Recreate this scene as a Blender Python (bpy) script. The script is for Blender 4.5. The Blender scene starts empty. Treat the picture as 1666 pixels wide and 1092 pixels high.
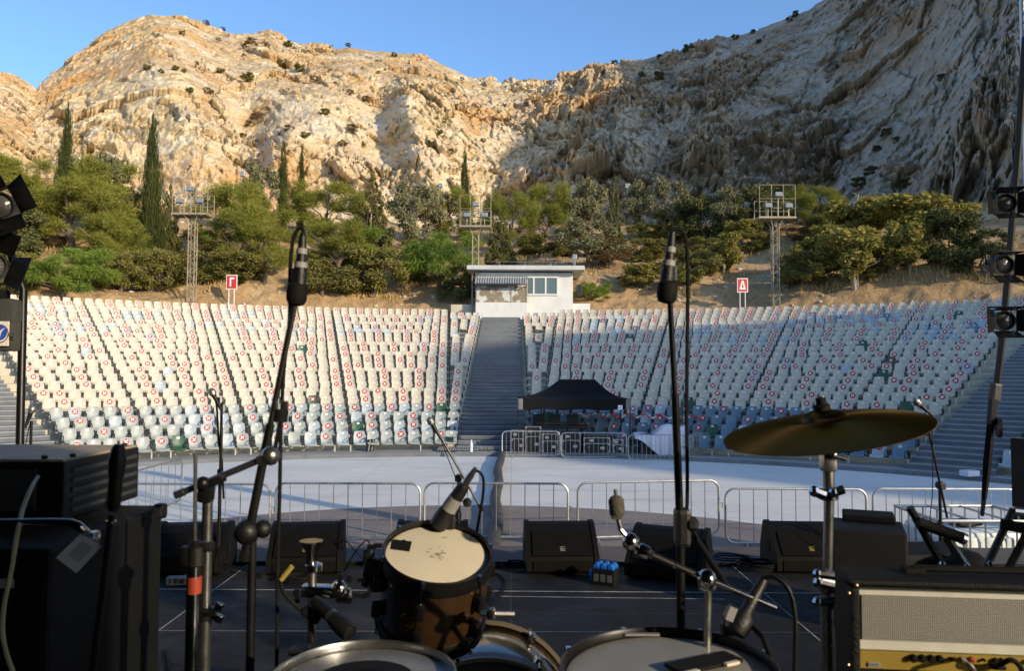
import bpy, bmesh, math, random
import numpy as np
from mathutils import Vector, Matrix, Euler

SC = bpy.context.scene
COL = SC.collection
R = math.radians
# ------------------------------------------------------------------ camera, sky, sun, exposure
FPX, HOR = 1290.0, 604.8            # focal length in photo pixels, horizon row at the picture's middle
CAMZ, PITCH, ROLL = 2.9, math.atan(58.8/1290.0), R(0.244)
SUN_EL, SUN_AZ = R(18.0), R(130.0)  # azimuth from +Y towards +X
cd = bpy.data.cameras.new('camera'); cam = bpy.data.objects.new('camera', cd); COL.objects.link(cam)
cd.sensor_fit = 'HORIZONTAL'; cd.sensor_width = 36.0; cd.lens = FPX/1666.0*36.0
cd.clip_start = 0.05; cd.clip_end = 2000.0
cam.location = (0, 0, CAMZ)
CAMROT = Matrix.Rotation(R(90)+PITCH, 3, 'X') @ Matrix.Rotation(ROLL, 3, 'Z')
cam.rotation_euler = CAMROT.to_euler('XYZ')
cd.dof.use_dof = True; cd.dof.focus_distance = 24.0; cd.dof.aperture_fstop = 7.5
SC.camera = cam
SC.render.engine = 'CYCLES'
SC.cycles.use_denoising = True
SC.cycles.max_bounces = 6; SC.cycles.transparent_max_bounces = 12
SC.view_settings.view_transform = 'Standard'; SC.view_settings.look = 'None'
SC.view_settings.exposure = 0.82; SC.view_settings.gamma = 1.0
world = bpy.data.worlds.new('World'); SC.world = world; world.use_nodes = True
wn, wl = world.node_tree.nodes, world.node_tree.links
wn.clear()
sky = wn.new('ShaderNodeTexSky'); sky.sky_type = 'NISHITA'; sky.sun_disc = False
sky.sun_elevation = SUN_EL; sky.sun_rotation = SUN_AZ; sky.altitude = 100; sky.air_density = 1.0; sky.dust_density = 1.0; sky.ozone_density = 4.8
bg = wn.new('ShaderNodeBackground'); bg.inputs['Strength'].default_value = 0.15
wo = wn.new('ShaderNodeOutputWorld')
wl.new(sky.outputs[0], bg.inputs[0]); wl.new(bg.outputs[0], wo.inputs[0])
sl = bpy.data.lights.new('sun', 'SUN'); sl.energy = 2.65; sl.angle = R(0.5); sl.color = (1.0, 0.83, 0.58)
so = bpy.data.objects.new('sun', sl); COL.objects.link(so)
SUND = Vector((math.sin(SUN_AZ)*math.cos(SUN_EL), math.cos(SUN_AZ)*math.cos(SUN_EL), math.sin(SUN_EL)))
so.rotation_euler = (-SUND).to_track_quat('-Z', 'Y').to_euler()

# ------------------------------------------------------------------ helpers
def ray(px, py):
    v = CAMROT @ Vector(((px-833.0)/FPX, (546.0-py)/FPX, -1.0))
    return v / v.y
def pt(px, py, Y):                    # the point at forward distance Y seen at photo pixel (px, py)
    v = ray(px, py); return Vector((v.x*Y, v.y*Y, CAMZ+v.z*Y))
def ptz(px, py, z):                   # the point at height z seen at photo pixel
    v = ray(px, py); t = (z-CAMZ)/v.z; return Vector((v.x*t, v.y*t, z))

def tag(o, label=None, cat=None, group=None, kind=None):
    if label: o['label'] = label
    if cat: o['category'] = cat
    if group: o['group'] = group
    if kind: o['kind'] = kind
    return o
def thing(name, label, cat, loc=(0, 0, 0), group=None):
    o = bpy.data.objects.new(name, None); o.empty_display_size = 0.1; o.location = loc
    COL.objects.link(o); o['_base'] = list(loc)
    return tag(o, label, cat, group)
def root_of(o):
    while o.parent is not None: o = o.parent
    return o
def copy_tree(o, parent=None):
    c = o.copy(); COL.objects.link(c); c.parent = parent
    for ch in list(o.children): copy_tree(ch, c)
    return c
def frame_of(d, up=(0, 0, 1)):
    d = Vector(d).normalized(); u = Vector(up)
    if abs(d.dot(u)) > 0.98: u = Vector((0, 1, 0)) if abs(d.y) < 0.9 else Vector((1, 0, 0))
    x = u.cross(d).normalized(); y = d.cross(x).normalized()
    return x, y, d

class MB:
    def __init__(s): s.v = []; s.f = []; s.m = []; s.cur = 0
    def mat(s, i): s.cur = i; return s
    def add(s, vs, fs):
        b = len(s.v); s.v.extend([tuple(p) for p in vs])
        s.f.extend([tuple(b+i for i in f) for f in fs]); s.m.extend([s.cur]*len(fs)); return s
    def box(s, c, d, M=None, bev=0.0):
        hx, hy, hz = d[0]/2, d[1]/2, d[2]/2; c = Vector(c)
        if bev <= 0:
            vs = [Vector((x*hx, y*hy, z*hz)) for z in (-1, 1) for y in (-1, 1) for x in (-1, 1)]
            fs = [(0, 2, 3, 1), (4, 5, 7, 6), (0, 1, 5, 4), (1, 3, 7, 5), (3, 2, 6, 7), (2, 0, 4, 6)]
        else:
            b = min(bev, hx*.9, hy*.9, hz*.9)
            bm = bmesh.new(); bmesh.ops.create_cube(bm, size=1.0)
            for w in bm.verts: w.co = Vector((w.co.x*d[0], w.co.y*d[1], w.co.z*d[2]))
            bmesh.ops.bevel(bm, geom=list(bm.edges), offset=b, segments=2, affect='EDGES', profile=.6)
            bm.verts.index_update()
            vs = [w.co.copy() for w in bm.verts]; fs = [[w.index for w in f.verts] for f in bm.faces]; bm.free()
        if M is not None: vs = [M @ w for w in vs]
        return s.add([w+c for w in vs], fs)
    def tube(s, pts, r, n=8, cap=True, flat=None):
        pts = [Vector(p) for p in pts]; rs = r if isinstance(r, (list, tuple)) else [r]*len(pts)
        vs = []; px = None
        for i, p in enumerate(pts):
            d = (pts[min(i+1, len(pts)-1)]-pts[max(i-1, 0)])
            if d.length < 1e-9: d = Vector((0, 0, 1))
            d.normalize()
            if px is None: x, y, _ = frame_of(d)
            else:
                x = (px-d*px.dot(d))
                x = x.normalized() if x.length > 1e-6 else frame_of(d)[0]
                y = d.cross(x)
            px = x
            for k in range(n):
                a = 2*math.pi*k/n; vs.append(p+x*(rs[i]*math.cos(a))+y*(rs[i]*math.sin(a)))
        fs = [(i*n+k, i*n+(k+1) % n, (i+1)*n+(k+1) % n, (i+1)*n+k) for i in range(len(pts)-1) for k in range(n)]
        if cap: fs += [tuple(range(n-1, -1, -1)), tuple((len(pts)-1)*n+k for k in range(n))]
        return s.add(vs, fs)
    def lathe(s, prof, o, axis=(0, 0, 1), n=24, up=(0, 0, 1), close=False):
        x, y, d = frame_of(axis, up); o = Vector(o); vs = []
        for (r, h) in prof:
            for k in range(n):
                a = 2*math.pi*k/n; vs.append(o+d*h+x*(r*math.cos(a))+y*(r*math.sin(a)))
        m = len(prof)
        fs = [(i*n+k, i*n+(k+1) % n, ((i+1) % m)*n+(k+1) % n, ((i+1) % m)*n+k) for i in range(m if close else m-1) for k in range(n)]
        if not close:
            if prof[0][0] > 1e-5: fs.append(tuple(range(n-1, -1, -1)))
            if prof[-1][0] > 1e-5: fs.append(tuple((m-1)*n+k for k in range(n)))
        return s.add(vs, fs)
    def ball(s, c, r, n=12):
        k = n//2
        return s.lathe([(max(r*math.sin(math.pi*i/k), 1e-6), -r*math.cos(math.pi*i/k)) for i in range(k+1)], c, n=n)
    def prism(s, poly, dirv):            # closed polygon (3d points) swept along dirv
        n = len(poly); a = [Vector(p) for p in poly]; b = [p+Vector(dirv) for p in a]
        return s.add(a+b, [tuple(range(n-1, -1, -1)), tuple(range(n, 2*n))]+[(i, (i+1) % n, n+(i+1) % n, n+i) for i in range(n)])
    def grid(s, rows):                   # list of rows of points
        m, n = len(rows), len(rows[0])
        return s.add([p for r in rows for p in r], [(i*n+k, i*n+k+1, (i+1)*n+k+1, (i+1)*n+k) for i in range(m-1) for k in range(n-1)])
    def build(s, name, mats, parent=None, smooth=False, label=None, fix=True, auto=None):
        me = bpy.data.meshes.new(name)
        vs = s.v
        if parent is not None:
            b = root_of(parent).get('_base')
            if b is not None: b = list(b); vs = [(p[0]-b[0], p[1]-b[1], p[2]-b[2]) for p in vs]
        me.from_pydata([tuple(p) for p in vs], [], s.f)
        if not isinstance(mats, (list, tuple)): mats = [mats]
        for m in mats: me.materials.append(m)
        if len(mats) > 1: me.polygons.foreach_set('material_index', s.m)
        if smooth: me.polygons.foreach_set('use_smooth', [True]*len(me.polygons))
        me.update()
        if fix:
            bm = bmesh.new(); bm.from_mesh(me); bmesh.ops.recalc_face_normals(bm, faces=bm.faces[:]); bm.to_mesh(me); bm.free()
        if smooth:
            try: me.set_sharp_from_angle(angle=R(auto or 40))
            except Exception: pass
        o = bpy.data.objects.new(name, me); COL.objects.link(o)
        if parent is not None: o.parent = parent
        if label: o['label'] = label
        return o
def np_mesh(name, V, F, mats, smooth=False, mi=None):
    me = bpy.data.meshes.new(name); V = np.asarray(V, np.float32); F = np.asarray(F, np.int32)
    k = F.shape[1]
    me.vertices.add(len(V)); me.vertices.foreach_set('co', V.ravel())
    me.loops.add(F.size); me.loops.foreach_set('vertex_index', F.ravel())
    me.polygons.add(len(F)); me.polygons.foreach_set('loop_start', np.arange(0, F.size, k, dtype=np.int32))
    me.polygons.foreach_set('loop_total', np.full(len(F), k, np.int32))
    for m in (mats if isinstance(mats, (list, tuple)) else [mats]): me.materials.append(m)
    if mi is not None: me.polygons.foreach_set('material_index', np.asarray(mi, np.int32))
    if smooth: me.polygons.foreach_set('use_smooth', np.ones(len(F), bool))
    me.update(calc_edges=True); me.validate()
    o = bpy.data.objects.new(name, me); COL.objects.link(o); return o

# ------------------------------------------------------------------ materials
class NT:
    def __init__(s, name):
        s.m = bpy.data.materials.new(name); s.m.use_nodes = True; s.t = s.m.node_tree; s.n = s.t.nodes; s.n.clear()
        s.out = s.n.new('ShaderNodeOutputMaterial')
    def node(s, typ, **kw):
        x = s.n.new(typ)
        for k, v in kw.items():
            if hasattr(x, k): setattr(x, k, v)
        return x
    def link(s, a, b): s.t.links.new(a, b)
    def put(s, sock, v):
        if hasattr(v, 'is_linked') or isinstance(v, bpy.types.NodeSocket): s.link(v, sock)
        else: sock.default_value = v
    def pos(s, scale=(1, 1, 1), rot=(0, 0, 0), obj=False):
        mp = s.node('ShaderNodeMapping'); mp.inputs['Scale'].default_value = scale; mp.inputs['Rotation'].default_value = rot
        if obj: s.link(s.node('ShaderNodeTexCoord').outputs['Object'], mp.inputs['Vector'])
        else: s.link(s.node('ShaderNodeNewGeometry').outputs['Position'], mp.inputs['Vector'])
        return mp.outputs[0]
    def noise(s, scale, vec=None, detail=4, rough=.55, dist=0.0):
        x = s.node('ShaderNodeTexNoise'); x.inputs['Scale'].default_value = scale; x.inputs['Detail'].default_value = detail
        x.inputs['Roughness'].default_value = rough; x.inputs['Distortion'].default_value = dist
        if vec is not None: s.link(vec, x.inputs['Vector'])
        return x.outputs['Fac']
    def vor(s, scale, vec=None, feature='F1', rnd=1.0):
        x = s.node('ShaderNodeTexVoronoi'); x.feature = feature; x.inputs['Scale'].default_value = scale
        x.inputs['Randomness'].default_value = rnd
        if vec is not None: s.link(vec, x.inputs['Vector'])
        return x
    def ramp(s, fac, stops, interp='LINEAR'):
        x = s.node('ShaderNodeValToRGB'); x.color_ramp.interpolation = interp; e = x.color_ramp.elements
        while len(e) < len(stops): e.new(.5)
        for i, (p, c) in enumerate(stops):
            e[i].position = p; e[i].color = (c, c, c, 1) if isinstance(c, (int, float)) else (*c, 1)
        s.link(fac, x.inputs['Fac']); return x.outputs['Color']
    def mix(s, fac, a, b, typ='MIX'):
        x = s.node('ShaderNodeMix'); x.data_type = 'RGBA'; x.blend_type = typ
        s.put(x.inputs[0], fac)
        for i, v in ((6, a), (7, b)):
            if isinstance(v, tuple): x.inputs[i].default_value = (*v, 1) if len(v) == 3 else v
            else: s.link(v, x.inputs[i])
        return x.outputs[2]
    def math(s, op, a, b=0.0, c=None):
        x = s.node('ShaderNodeMath'); x.operation = op; s.put(x.inputs[0], a); s.put(x.inputs[1], b)
        if c is not None: s.put(x.inputs[2], c)
        return x.outputs[0]
    def bump(s, h, strength=.3, dist=.02, nrm=None):
        x = s.node('ShaderNodeBump'); x.inputs['Strength'].default_value = strength; x.inputs['Distance'].default_value = dist
        s.link(h, x.inputs['Height'])
        if nrm is not None: s.link(nrm, x.inputs['Normal'])
        return x.outputs[0]
    def pbsdf(s, col, rough=.5, metal=0.0, nrm=None, spec=None, **kw):
        b = s.node('ShaderNodeBsdfPrincipled')
        if isinstance(col, tuple): b.inputs['Base Color'].default_value = (*col, 1)
        else: s.link(col, b.inputs['Base Color'])
        s.put(b.inputs['Roughness'], rough); s.put(b.inputs['Metallic'], metal)
        if spec is not None: b.inputs['Specular IOR Level'].default_value = spec
        if nrm is not None: s.link(nrm, b.inputs['Normal'])
        for k, v in kw.items(): s.put(b.inputs[k.replace('_', ' ')], v)
        s.link(b.outputs[0], s.out.inputs[0]); return b
def pm(name, col, rough=.5, metal=0.0, var=.15, scale=6.0, bump=0.0, bscale=60.0, dirt=None, spec=None, obj=True, rvar=.1, **kw):
    """a plain material with uneven colour and gloss, an optional fine relief and optional dirt in patches"""
    t = NT(name); p = t.pos(obj=obj)
    n = t.noise(scale, p, 5)
    lo = tuple(max(c*(1-var), 0) for c in col); hi = tuple(min(c*(1+var), 1) for c in col)
    c = t.ramp(n, [(.3, lo), (.7, hi)])
    if dirt:
        n2 = t.noise(scale*.6, p, 6, .65); c = t.mix(t.ramp(n2, [(.5, 0.0), (.72, dirt[1])]), c, dirt[0])
    nr = t.bump(t.noise(bscale, p, 3), bump, .01) if bump else None
    rg = t.math('ADD', t.math('MULTIPLY', t.math('SUBTRACT', t.noise(scale*3, p, 4), .5), 2*rvar), rough)
    t.pbsdf(c, rg, metal, nr, spec, **kw); return t.m

# ------------------------------------------------------------------ numpy noise
_rs = np.random.RandomState(11)
_perm = _rs.permutation(256); _perm = np.concatenate([_perm, _perm, _perm])
_grad = _rs.normal(size=(256, 3)); _grad /= np.linalg.norm(_grad, axis=1)[:, None]
_rnd = _rs.rand(256, 6)
def _h(i, j, k): return _perm[_perm[_perm[i & 255]+(j & 255)]+(k & 255)]
def perlin(P):
    P = np.asarray(P, float); I = np.floor(P).astype(int); F = P-I; U = F*F*F*(F*(F*6-15)+10); out = 0
    for a in (0, 1):
        for b in (0, 1):
            for c in (0, 1):
                g = _grad[_h(I[:, 0]+a, I[:, 1]+b, I[:, 2]+c)]
                d = (g*(F-np.array([a, b, c]))).sum(1)
                w = (U[:, 0] if a else 1-U[:, 0])*(U[:, 1] if b else 1-U[:, 1])*(U[:, 2] if c else 1-U[:, 2])
                out = out+d*w
    return out*1.5
def fbm(P, oct=4, gain=.5, ridge=False):
    a, s, out = 1.0, 1.0, 0
    for i in range(oct):
        n = perlin(np.asarray(P)*s+i*7.3)
        out = out+a*((1-2*np.abs(n)) if ridge else n); a *= gain; s *= 2.03
    return out
def facets(P, tilt=.8):
    """Voronoi blocks: every cell is a plate of its own height and tilt; returns relief and distance to the nearest joint"""
    P = np.asarray(P, float); I = np.floor(P).astype(int)
    d1 = np.full(len(P), 9.0); d2 = d1.copy(); val = np.zeros(len(P))
    for a in (-1, 0, 1):
        for b in (-1, 0, 1):
            for c in (-1, 0, 1):
                q = I+np.array([a, b, c]); r = _rnd[_h(q[:, 0], q[:, 1], q[:, 2])]
                dv = P-(q+r[:, :3]); d = np.sqrt((dv*dv).sum(1))
                v = .5*(r[:, 3]-.5)+tilt*((r[:, 4]-.5)*dv[:, 0]+(r[:, 5]-.5)*dv[:, 2]+(r[:, 0]-.5)*dv[:, 1])*2.6
                nb = d < d1; d2 = np.where(nb, d1, np.minimum(d2, d)); val = np.where(nb, v, val); d1 = np.where(nb, d, d1)
    return val, d2-d1
def sstep(a, b, x): t = np.clip((x-a)/(b-a), 0, 1); return t*t*(3-2*t)

# ================================================================== THE SETTING
rng = random.Random(7)
CX, CY = -0.69, 8.96                  # centre of the orchestra circle and of the rows of seats
RF, RD, RISE, NROW, RO = 19.30, 1.07, 0.2795, 23, 18.25
def cyl(a, r, z=0.0): a = R(a); return Vector((CX+r*math.sin(a), CY+r*math.cos(a), z))
def deck(r): return 0.13+RISE*r

# ---- materials of the setting
t = NT('asphalt'); p = t.pos()
c = t.ramp(t.noise(.6, p, 6, .6), [(.3, (.13, .105, .09)), (.7, (.20, .165, .14))])
c = t.mix(t.ramp(t.noise(90, p, 2), [(.45, 0.0), (.7, .5)]), c, (.30, .26, .23))
t.pbsdf(c, .9, 0, t.bump(t.noise(120, p, 2), .3, .01)); M_ASPH = t.m
t = NT('paving_tiles'); p = t.pos()
bk = t.node('ShaderNodeTexBrick'); bk.inputs['Scale'].default_value = 1.0; bk.inputs['Brick Width'].default_value = .4; bk.inputs['Row Height'].default_value = .2
bk.inputs['Mortar Size'].default_value = .008; bk.inputs['Color1'].default_value = (.25, .205, .175, 1); bk.inputs['Color2'].default_value = (.205, .17, .15, 1); bk.inputs['Mortar'].default_value = (.13, .11, .10, 1)
t.link(p, bk.inputs['Vector'])
c = t.mix(.5, bk.outputs['Color'], t.ramp(t.noise(1.2, p, 6, .65), [(.3, (.17, .14, .125)), (.7, (.28, .235, .20))]))
t.pbsdf(c, .85, 0, t.bump(bk.outputs['Fac'], -.3, .01)); M_PAVE = t.m
t = NT('painted_floor'); p = t.pos()
c = t.ramp(t.noise(.35, p, 7, .62), [(.25, (.60, .575, .515)), (.55, (.71, .685, .62)), (.8, (.76, .735, .67))])
c = t.mix(t.ramp(t.noise(1.0, t.pos((.5, 3.0, 1)), 7, .7), [(.52, 0.0), (.7, .35)]), c, (.40, .40, .39))
c = t.mix(t.ramp(t.noise(14, p, 4, .7), [(.62, 0.0), (.75, .5)]), c, (.35, .34, .33))
c = t.mix(t.ramp(t.noise(.9, t.pos((.22, 1.4, 1), (0, 0, R(24))), 6, .75), [(.55, 0.0), (.64, .45)]), c, (.38, .37, .35))
c = t.mix(t.ramp(t.noise(2.6, p, 8, .8), [(.60, 0.0), (.66, .5)]), c, (.66, .65, .61))
jb = t.node('ShaderNodeTexBrick'); jb.offset = .0; jb.inputs['Scale'].default_value = 1.0; jb.inputs['Brick Width'].default_value = 4.0; jb.inputs['Row Height'].default_value = 4.0; jb.inputs['Mortar Size'].default_value = .012; jb.inputs['Mortar Smooth'].default_value = .3
t.link(p, jb.inputs['Vector']); c = t.mix(t.math('MULTIPLY', jb.outputs['Fac'], .45), c, (.30, .29, .27))
t.pbsdf(c, .62, 0, t.bump(t.noise(30, p, 4), .08, .01)); M_FLOOR = t.m
def concrete(name, lo, hi, stain, bump=.25):
    t = NT(name); p = t.pos()
    c = t.ramp(t.noise(.8, p, 7, .65), [(.3, lo), (.7, hi)])
    c = t.mix(t.ramp(t.noise(2.2, t.pos((1, 1, .35)), 6, .7), [(.5, 0.0), (.72, .6)]), c, stain)
    t.pbsdf(c, .85, 0, t.bump(t.noise(25, p, 5, .65), bump, .02)); return t.m
M_CREAM = concrete('cream_concrete', (.50, .45, .33), (.62, .56, .42), (.36, .31, .22))
M_WALK = concrete('grey_concrete', (.26, .255, .23), (.34, .33, .30), (.19, .18, .165))
M_STEP = concrete('slate_step_paint', (.12, .13, .145), (.175, .19, .205), (.085, .095, .105))
M_NOSE = concrete('worn_step_edge', (.27, .28, .28), (.36, .36, .35), (.20, .20, .20))
M_STAGE = concrete('stage_deck', (.018, .018, .018), (.034, .033, .032), (.055, .052, .048), .15)
M_APRON = concrete('stage_apron', (.085, .075, .075), (.12, .11, .105), (.06, .055, .055))

# ---- ground sheets
mb = MB(); mb.add([(-900, -300, -.03), (900, -300, -.03), (900, 900, -.03), (-900, 900, -.03)], [(0, 1, 2, 3)])
tag(mb.build('ground', M_ASPH), kind='structure')
def disc(r, z, a0=0, a1=360, n=160, r0=None):
    m = MB(); st = max(2, int(n*(a1-a0)/360))
    rr = [r0, r] if r0 else [0.001, r]
    m.grid([[cyl(a0+(a1-a0)*k/st, q, z) for k in range(st+1)] for q in rr]); return m
tag(disc(RO, 0.0).build('orchestra_floor', M_FLOOR), kind='structure')
tag(disc(8.35, 0.004).build('paved_circle', M_PAVE), kind='structure')

# ---- the terraces that carry the rows (a stepped profile turned about the centre)
A0, A1 = -76, 76
prof = [(RO, -.02, 0), (RO, .13, 0), (19.65, .13, 1)]
for r in range(1, NROW): prof += [(19.65+RD*(r-1), deck(r), 2), (19.65+RD*r, deck(r), 1)]
prof += [(43.9, deck(22), 1)]
mb = MB(); st = 150
for i in range(len(prof)-1):
    mb.mat({0: 0, 1: 0, 2: 2}[prof[i+1][2]])
    if i == 0: mb.mat(1)
    mb.grid([[cyl(A0+(A1-A0)*k/st, q[0], q[1]) for k in range(st+1)] for q in prof[i:i+2]])
tag(mb.build('seating_terraces', [M_WALK, M_STEP, M_CREAM], fix=False), kind='structure')

# ---- stairs
st_ = thing('staircase', 'wide slate grey staircase climbing between the two halves of seating to the booth', 'stairs', (-.69, 27.2, 0))
mb = MB()
for k in range(46):
    y0 = CY+18.36+.535*k; z = .1397*(k+1)
    mb.mat(0).box((-.69, (y0+CY+43.4)/2, z-.06), (2.44, CY+43.4-y0, .12-.002*(k % 2)))
    mb.mat(1).box((-.69, y0+.02, z+.001), (2.45, .055, .012))
mb.build('steps', [M_STEP, M_NOSE], st_)
def side_stair(a0, a1, label):
    s_ = thing('staircase', label, 'stairs', tuple(cyl((a0+a1)/2, 18.4)))
    m = MB()
    for k in range(46):
        r0 = 18.36+.535*k; z = .1397*(k+1); n = 8
        w0 = math.degrees((1.15)/r0); am = (a0+a1)/2
        for j, (ra, rb, za, zb) in enumerate(((r0, r0, z-.15, z), (r0, r0+.535, z, z))):
            m.mat(0); m.grid([[cyl(am-w0+2*w0*i/n, q, zz) for i in range(n+1)] for q, zz in ((ra, za), (rb, zb))])
        m.mat(1); m.grid([[cyl(am-w0+2*w0*i/n, q, z+.006) for i in range(n+1)] for q in (r0-.006, r0+.05)])
        m.grid([[cyl(am-w0+2*w0*i/n, r0-.006, zz) for i in range(n+1)] for zz in (z-.03, z+.006)])
    m.build('steps', [M_STEP, M_NOSE], s_, fix=False)
side_stair(40.6, 47.2, 'shaded slate grey staircase along the right end of the seating')
side_stair(-47.2, -40.6, 'pale sunlit staircase along the left end of the seating')

# ------------------------------------------------------------------ seats
M_CRS = pm('cream_plastic', (.535, .49, .395), .5, 0, .08, 2.5, dirt=((.44, .385, .29), .35), spec=.4)
M_GRS = pm('grey_plastic', (.33, .37, .36), .42, 0, .10, 2.5, dirt=((.27, .29, .28), .4), spec=.4)
M_SHADEBL = pm('shade_blue_plastic', (.13, .21, .27), .42, 0, .10, 2.5, dirt=((.20, .26, .29), .4), spec=.4)  # same plastic as the grey front rows, with blue shade put into the colour
M_PBS = pm('pale_blue_plastic', (.38, .44, .47), .42, 0, .10, 2.5, dirt=((.30, .34, .36), .4), spec=.4)
M_GNS = pm('green_plastic', (.03, .10, .055), .42, 0, .15, 2.5, dirt=((.06, .12, .08), .4), spec=.4)
M_RED = pm('red_sticker', (.44, .008, .022), .5, 0, .08, 20)
M_WHT = pm('white_sticker', (.80, .80, .78), .5, 0, .05, 20)
M_DKM = pm('dark_metal', (.025, .027, .03), .45, .3, .2, 8)
M_GALV = pm('galvanised_steel', (.42, .43, .42), .42, .75, .15, 9, .15, 60, dirt=((.25, .23, .20), .5))
M_WPNT = pm('pale_painted_steel', (.55, .55, .50), .5, .1, .12, 6, dirt=((.35, .30, .24), .5))
SEATM = {'cream': M_CRS, 'grey': M_GRS, 'blue': M_SHADEBL, 'pale': M_PBS, 'green': M_GNS}
CN = {'cream': 'cream', 'grey': 'grey', 'blue': 'blue', 'pale': 'pale blue', 'green': 'dark green'}
def shell_mesh():
    m = MB()
    S = [(-.215, .235, .385), (-.225, .275, .40), (-.20, .292, .405), (-.08, .280, .405), (.06, .275, .405), (.125, .300, .40), (.155, .36, .40), (.178, .46, .395), (.196, .57, .375), (.206, .635, .362), (.210, .668, .335), (.211, .680, .29)]
    def lay(off):
        rows = []
        for i, (y, z, w) in enumerate(S):
            row = []
            for k in range(7):
                u = k/3-1
                zz = z+(.030*u*u if i < 6 else 0); yy = y-(.026*u*u if i >= 5 else .0)
                row.append((u*w/2, yy+off[0], zz+off[1]))
            rows.append(row)
        return rows
    a, b = lay((0, 0)), lay((.014, -.014))
    m.grid(a); m.grid([r[::-1] for r in b])
    n = len(S)
    for i in range(n-1):
        for k in (0, 6): m.add([a[i][k], a[i+1][k], b[i+1][k], b[i][k]], [(0, 1, 2, 3)])
    for i in (0, n-1):
        for k in range(6): m.add([a[i][k], a[i][k+1], b[i][k+1], b[i][k]], [(0, 1, 2, 3)])
    return m
def back_y(z): return np.interp(z, [.30, .36, .46, .57, .635, .668], [.125, .155, .178, .196, .206, .21])
def cross_mesh():                     # a red disc with a white cross, stuck to the backrest
    m = MB(); z0, r = .54, .098; n = 20
    def on(x, z, e): return (x, back_y(z)-.026*(x/.19)**2-e, z)
    m.mat(0).add([on(r*math.cos(2*math.pi*k/n), z0+r*math.sin(2*math.pi*k/n), .005) for k in range(n)], [tuple(range(n))])
    for s in (1, -1):
        h, w = .050, .014
        q = [(-h-w*.7, -s*h+s*w*.7), (-h+w*.7, -s*h-s*w*.7), (h+w*.7, s*h-s*w*.7), (h-w*.7, s*h+s*w*.7)]
        m.mat(1).add([on(x, z0+z, .008+.001*s) for x, z in q], [(0, 1, 2, 3)])
    return m
def plate_mesh():                     # the white seat number, two upright strokes with a bar
    m = MB()
    def on(x, z, e): return (x, back_y(z)-.026*(x/.19)**2-e, z)
    for x0, x1, z0, z1 in ((-.042, -.012, .555, .632), (.012, .042, .555, .632), (-.013, .013, .582, .606)):
        m.add([on(x0, z0, .006), on(x1, z0, .006), on(x1, z1, .006), on(x0, z1, .006)], [(0, 1, 2, 3)])
    return m
def arm_mesh(s):
    m = MB(); x = s*.225
    m.tube([(x, .15, .30), (x, .16, .44), (x, .08, .475), (x, -.12, .465), (x, -.17, .43), (x, -.17, .27)], .014, 6)
    return m
PROTO = {}
def seat_proto(col):
    o = thing('stadium_seat', 'x', 'seat'); sh = shell_mesh().build('shell', SEATM[col], o, smooth=True, auto=60)
    return o
shell_objs = {}
part_me = {}
for c_ in SEATM:
    o = shell_mesh().build('shell', SEATM[c_], None, smooth=True, auto=60); part_me[c_] = o.data; bpy.data.objects.remove(o)
for nm, m, mm in (('cross', cross_mesh(), [M_RED, M_WHT]), ('plate', plate_mesh(), [M_WHT]), ('arm1', arm_mesh(1), [M_DKM]), ('arm-1', arm_mesh(-1), [M_DKM])):
    o = m.build('p', mm, None, fix=False); part_me[nm] = o.data; bpy.data.objects.remove(o)
ORD = ['', 'first', 'second', 'third', 'fourth', 'fifth', 'sixth', 'seventh', 'eighth', 'ninth', 'tenth', 'eleventh', 'twelfth', 'thirteenth', 'fourteenth', 'fifteenth', 'sixteenth', 'seventeenth', 'eighteenth', 'nineteenth']
TENS = {2: 'twent', 3: 'thirt', 4: 'fort', 5: 'fift', 6: 'sixt'}
def ordinal(n):
    if n < 20: return ORD[n]
    t_, u = divmod(n, 10)
    return TENS[t_]+'ieth' if u == 0 else TENS[t_]+'y-'+ORD[u]
GAPS = [-40.4, -33.4, -24.4, -14.6, -4.6, None, 4.9, 14.6, 24.4, 33.6, 40.5]
wedges = [(-40.4, -33.4), (-33.4, -24.4), (-24.4, -14.6), (-14.6, -4.6), (-4.6, 's'), ('s', 4.9), (4.9, 14.6), (14.6, 24.4), (24.4, 33.6), (33.6, 40.5), (47.3, 56)]
GROUP = [0, 1, 2, 3, 4, 4, 5, 5, 5, 6, 6, 6, 7, 7, 8, 8, 8, 9, 9, 10, 10, 11, 11]
seats = []                            # (row, side, angle, x, y, z, colour, cross)
bluep = fbm(np.array([[r*.45, a*.13, 3.1] for r in range(NROW) for a in range(-60, 60)]), 3).reshape(NROW, 120)
rails = {}
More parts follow.
